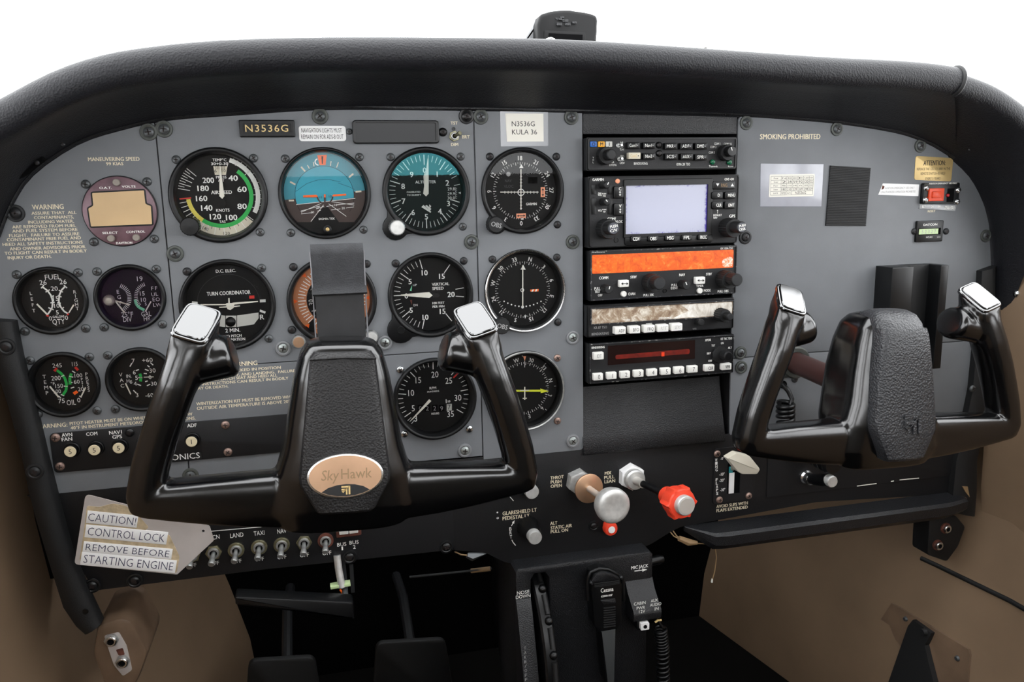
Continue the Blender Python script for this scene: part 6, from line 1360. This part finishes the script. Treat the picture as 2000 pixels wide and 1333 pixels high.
# hand microphone in its holder
mw = 40; th = Thing('hand_microphone', 'black hand microphone hung in a holder on the pedestal', 'microphone', (*P(1188, 1200, mw), mw))
mp = lambda *p: [P(*zp(x, y), mw) for x, y in p]
bd = rpoly(mp((795, 430), (812, 330), (885, 300), (960, 310), (1050, 355), (1075, 440), (1068, 780), (1020, 840), (1000, 1320), (925, 1320), (885, 850), (820, 790)), [3, 4, 6, 6, 4, 3, 3, 3, 2, 2, 3, 3])
th.part('body', B('black_plastic').prism(bd, 22.05, mw, 2.5), smooth=35)
th.part('top_grille', B('black_crackle').prism(rpoly(mp((795, 385), (830, 325), (900, 310), (970, 318), (1042, 360), (1044, 372), (800, 402)), 2), mw-1, mw+1.2, .5))
for i in range(3): th.part('rib', B('black_soft').prism(mp((820, 408+i*13), (1042, 380+i*13), (1042, 388+i*13), (820, 416+i*13)), mw-.5, mw+1.4, .3))
for i in range(9): y = 618+i*21; th.part('key_rib', B('black_soft').prism(mp((902, y+8), (1006, y-6), (1006, y+2), (902, y+16)), mw-.5, mw+1.6, .3))
th.part('talk_key', B('black_crackle').prism(rpoly(mp((875, 558), (1004, 540), (1008, 578), (905, 590)), 1), mw-.5, mw+1.8, .4))
th.part('grey_wedge', B('screw_grey').prism(mp((886, 838), (1008, 815), (995, 1330), (945, 1330)), mw-.5, mw+.6, .3)); th.part('lettering', B('print_white').T('Cessna', *zp(935, 467), 25, 8, mw+.15, 'b'), smooth=0); th.part('lettering', B('print_white').T('62800-007', *zp(932, 520), 22, 3.6, mw+.15, 'b'), smooth=0)
hd = B('black_plastic'); hp = [P3(*zp(x, y), 36) for x, y in ((765, 560), (762, 380), (790, 310), (860, 280), (940, 285), (1020, 325), (1068, 370), (1080, 560))]; th.part('holder_hoop', hd.tube(hp, 2.2, 10), smooth=50)
for x, y in ((798, 408), (1062, 362)): th.part('rivet', B('screw_dark').lathe(*P(*zp(x, y), 40), [(2, 36), (2, 40), (1, 41.2), (0, 41.4)], 14))
def helix(path, r, turns, wire, n=14):
    pts = []; path = [Vector(p) for p in path]; m = turns*n
    for i in range(m+1):
        t = i/m*(len(path)-1); k = min(int(t), len(path)-2); c = path[k].lerp(path[k+1], t-k); d_ = (path[k+1]-path[k]).normalized()
        a = d_.cross(Vector((0, 0, 1))).normalized(); bq = d_.cross(a); t2 = 2*math.pi*i/n; pts.append(c+a*r*math.cos(t2)+bq*r*math.sin(t2))
    return B('black_plastic').tube(pts, wire, 7)
th = Thing('coiled_cord', 'black coiled microphone cord hanging beside the pedestal', 'cord', (*P(1292, 1230, 40), 40)); a = P3(1290, 1228, 40); th.part('coil', helix([a, P3(1294, 1270, 40), P3(1295, 1335, 42), P3(1296, 1400, 44)], 6, 22, 1.5), smooth=60); th.part('lead', B('black_plastic').tube([P3(1285, 1212, 40), (a[0], a[1]+3, 44), (a[0]+5, a[1], 40)], 1.5, 8), smooth=60)
th = Thing('coiled_cord', 'short black coiled cord dangling from the panel behind the passenger yoke', 'cord', (*P(1533, 790, 12), 12)); th.part('lead', B('black_plastic').tube([P3(1530, 752, -1), P3(1530, 753, 6), P3(1540, 765, 10), P3(1547, 780, 12), P3(1544, 792, 14)], 2.6, 10), smooth=60); th.part('coil', helix([P3(1535, 786, 14), P3(1534, 812, 14), P3(1536, 850, 16)], 8, 6, 2.6), smooth=60); th.part('grommet', B('black_matte').lathe(*P(1530, 752, 1), [(4.5, 0), (4.5, 1), (3, 1.6), (0, 1.6)], 18))
# ================================================================== parking brake, brackets, wires and pedals below the panel
w = 36; th = Thing('parking_brake_handle', 'black tapered parking brake handle below the switch panel', 'handle', (*P(575, 1185, w), w))
q = [P(*p, w) for p in ((459, 1166), (691, 1177), (692, 1212), (640, 1204), (459, 1183))]; th.part('grip', B('black_plastic').prism(rpoly(q, [2, 2, 2, 4, 2]), w-16, w, 2.2, back=True), smooth=35)
a = P(676, 1185, w-8); th.part('rod', B('screw_grey').tube([(a[0], a[1], w-10), (a[0], a[1]+12, -30), (a[0], a[1]+30, -70)], 3, 12), smooth=60)
th = Thing('brake_bracket', 'pale metal tube bracket with green crosspiece under the switch panel', 'bracket', (*P(665, 1130, 4), 4)); th.part('tube', B('aluminium').tube([P3(658, 1085, 0), P3(661, 1110, 2), P3(668, 1148, 6)], 3.6, 14), smooth=60); q = [P(*p, 8) for p in ((645, 1147), (684, 1140), (685, 1146), (646, 1153))]; th.part('crosspiece', B('lcd_green').prism(q, 0, 8, .6)); th.part('spring', B('orange').tube([P3(664, 1152, 6), P3(668, 1158, 6), P3(672, 1168, 4)], 1, 6)); th.part('side_strap', B('screw_dark').box(*P(686, 1160, 4), *P(690, 1105, 4), 0, 3))
def wire(name, label, pts, r, m='wire_tan', extra=None):
    t = Thing(name, label, 'wire', pts[0]); t.part('strand', B(m).tube(pts, r, 7), smooth=60); return t
t = wire('loose_wire', 'tan loose wire with connector hanging below the rail', [P3(1306, 1036, -2), P3(1316, 1048, 2), P3(1335, 1058, 6), P3(1360, 1062, 8), P3(1396, 1064, 8), P3(1399, 1090, 8), P3(1396, 1115, 8), P3(1391, 1133, 8)], .7)
t.part('connector', B('wire_tan').tube([P3(1326, 1052, 4), P3(1345, 1060, 6), P3(1362, 1061, 8)], [3, 4, 2], 8)); t.part('second_strand', B('wire_tan').tube([P3(1312, 1034, -2), P3(1322, 1048, 2), P3(1334, 1056, 5)], .7, 7), smooth=60); t.part('terminal', B('grey_pale').tube([P3(1391, 1131, 8), P3(1390, 1138, 8)], [.9, 1.3], 8))
t = wire('loose_wire', 'pair of tan wires ending in a grey plug under the switch panel', [P3(888, 1078, -4), P3(900, 1084, -2), P3(918, 1086, -2)], .8); t.part('plug', B('screw_grey').tube([P3(912, 1085, -2), P3(922, 1088, -2), P3(950, 1081, -2)], [3, 5, 1], 4)); 
t = wire('control_cable', 'thin cable with brown sleeve running under the switch panel', [P3(800, 1128, -60), P3(900, 1118, -50), P3(960, 1111, -40)], 1.4, 'screw_dark'); t.part('sleeve', B('wire_tan').tube([P3(920, 1116, -48), P3(958, 1111.5, -41)], 2.6, 10), smooth=60)
for i, (x0, y0, x1) in enumerate(((485, 1285, 625), (735, 1250, 880))):
    w = -190; q = [P(x0, y0+8, w), P(x1-10, y0, w), P(x1+15, y0+160, w), P(x0-10, y0+170, w)]; th = Thing('rudder_pedal', ('dark rudder pedal beside the pilot side wall', 'dark rudder pedal beside the pedestal')[i], 'pedal', (*P(x0+70, y0+90, w), w), 'pilot rudder pedals'); th.part('pad', B('black_soft').prism(rpoly(q, 10), w-8, w, 2)); c_ = P(x0+75, y0+60, w); th.part('arm', B('screw_dark').tube([(c_[0], c_[1], w-6), (c_[0], c_[1]+40, w-120), (c_[0], c_[1]+20, -420)], 7, 10))
# ================================================================== side wall fittings
def wall_hit(px, py, sg, off=0.):
    lo, hi = -400., 200.
    f = lambda w: sg*(P(px, py, w)[0]-246)-(wall_prof(w)+wall_d(P(px, py, w)[1])-off)
    for _ in range(40):
        m = (lo+hi)/2
        if f(m) > 0: lo = m
        else: hi = m
    w = (lo+hi)/2; return (*P(px, py, w), w)
def wall_plate(pts, sg, th_, off0=-1., n=None):
    a = [wall_hit(x, y, sg, off0) for x, y in pts]; b_ = [(p[0]-sg*th_, p[1], p[2]) for p in a]; return a, b_
def wall_prism(m, pts, sg, th_, off0=-1.):
    a, b_ = wall_plate(pts, sg, th_, off0); n = len(a); mb = B(m); fs = [(i, (i+1) % n, n+(i+1) % n, n+i) for i in range(n)]
    mb.add(a+b_, fs+[tuple(range(n, 2*n))]); return mb
# pilot side: jack box
w = 6; th = Thing('jack_box', 'tan moulded box with two silver headset jacks at the foot of the pilot side post', 'jack box', (*P(235, 1270, w), w))
th.part('box', B('tan_gloss').prism(rpoly([P(*p, w) for p in ((190, 1222), (236, 1208), (256, 1214), (289, 1275), (278, 1310), (262, 1345), (205, 1345), (180, 1280))], 5), -60, w, 4), smooth=40); th.part('jack_plate', B('tag_metal').prism(rpoly([P(*p, w+1) for p in ((203, 1243), (232, 1236), (247, 1262), (258, 1310), (240, 1322), (222, 1300))], 2), w-1, w+1, .3)); th.part('rust_patch', B('rust').flat(rpoly([P(*p, w+1.1) for p in ((226, 1270), (240, 1266), (244, 1280), (232, 1282))], 1.5), w+1.1), smooth=0)
for x, y in ((216, 1255), (238, 1297)):
    u, v = P(x, y, w+5); j = th.part('jack', B('steel').prism(circ(u, v, 6.6, 6), w+.8, w+3, .5).use('steel_bright').lathe(u, v, [(5, w+2.5), (5, w+5), (4.2, w+5.6), (3, w+5.4), (3, w+3)], 24)); th.part('jack_hole_shade', B('black_matte').flat(circ(u, v, 3, 16), w+3.4), parent=j, smooth=0)  # near-black disc puts the shade inside the jack into its colour
# passenger side: jacks, trim panel, seam, kick panel with strap
w = -4; th = Thing('headset_jacks', 'two rusty headset jacks on a dark bracket below the passenger side post', 'jack', (*P(1843, 1052, w), w)); th.part('bracket', B('black_soft').prism(rpoly([P(*p, w) for p in ((1816, 1010), (1868, 1008), (1886, 1030), (1872, 1068), (1850, 1098), (1812, 1085))], 4), -30, w, 1.5))
for x, y in ((1852, 1035), (1836, 1068)):
    u, v = P(x, y, w+5); j = th.part('jack', B('rust').prism(circ(u, v, 6.8, 20), w, w+2, .5).use('steel_bright').lathe(u, v, [(5, w+1.5), (5, w+5), (4.2, w+5.6), (2.8, w+5.4), (2.8, w+3)], 24)); th.part('jack_hole_shade', B('black_matte').flat(circ(u, v, 2.8, 16), w+3.4), parent=j, smooth=0)  # black disc at the bottom paints the darkness of the jack hole
th = Thing('door_trim_panel', 'tan padded trim panel with chrome top edge beside the passenger side post', 'trim', (*P(1975, 700, 20), 20)); u_, v_ = P(1950, 532, 4)
mb = B('tan_vinyl'); R_ = []
for v, d_ in ((v_, 8), (v_-3, 14), (v_-20, 17), (v_-140, 19), (v_-260, 16), (v_-330, 6)): R_.append([(246+wall_prof(ww)+4-d_*(1 if ww > 0 else .8), v, ww) for ww in (2, 6, 12, 40, 100, 250)])
mb.loft(R_, closed=False); mb.add([r[0] for r in R_]+[(r[0][0]+d_*0+16, r[0][1], 2) for r in R_[::-1]], [tuple(range(12))[::-1]]); th.part('padding', mb, smooth=60)
th.part('chrome_edge', B('chrome').tube([(246+wall_prof(ww)-7, v_+3, ww) for ww in (2, 12, 40, 100, 250)], 5.5, 14), smooth=60); h = wall_hit(1984, 574, 1, 16); th.part('screw_head', B('screw_silver').tube([(h[0]+1, h[1], h[2]), (h[0]-1, h[1], h[2]), (h[0]-2.4, h[1], h[2])], [4.2, 4, 2], 16), smooth=50)
th = Thing('vinyl_seam', 'dark piping seam across the tan passenger side panel', 'trim', (246+wall_prof(0)-22, -380, 0)); th.part('bead', B('black_soft').tube([(246+wall_prof(ww)-22.5, -380, ww) for ww in (-60, -40, -20, 0, 20, 40, 60, 150, 300)], 3, 10), smooth=60)
th = Thing('kick_panel', 'tan kick panel with black strap pocket low on the passenger side', 'panel', wall_hit(1830, 1280, 1)); th.part('plate', wall_prism('tan_gloss', ((1745, 1178), (1765, 1190), (1895, 1268), (1898, 1280), (1888, 1400), (1600, 1400)), 1, 3, 0))
st = th.part('strap', wall_prism('black_soft', ((1782, 1222), (1792, 1210), (1828, 1236), (1822, 1248), (1815, 1260), (1822, 1290), (1850, 1400), (1720, 1400)), 1, 7, 2)); h = wall_hit(1802, 1236, 1, 12); th.part('eyelet', B('screw_dark').tube([(h[0]+4, h[1], h[2]), (h[0]-1, h[1], h[2])], [5, 4], 16), parent=st, smooth=30)
for x, y in ((1768, 1210), (1869, 1287)): h = wall_hit(x, y, 1, 3); th.part('screw_head', B('screw_grey').tube([(h[0]+1, h[1], h[2]), (h[0]-1.6, h[1], h[2])], [3.6, 2.4], 14), smooth=50)
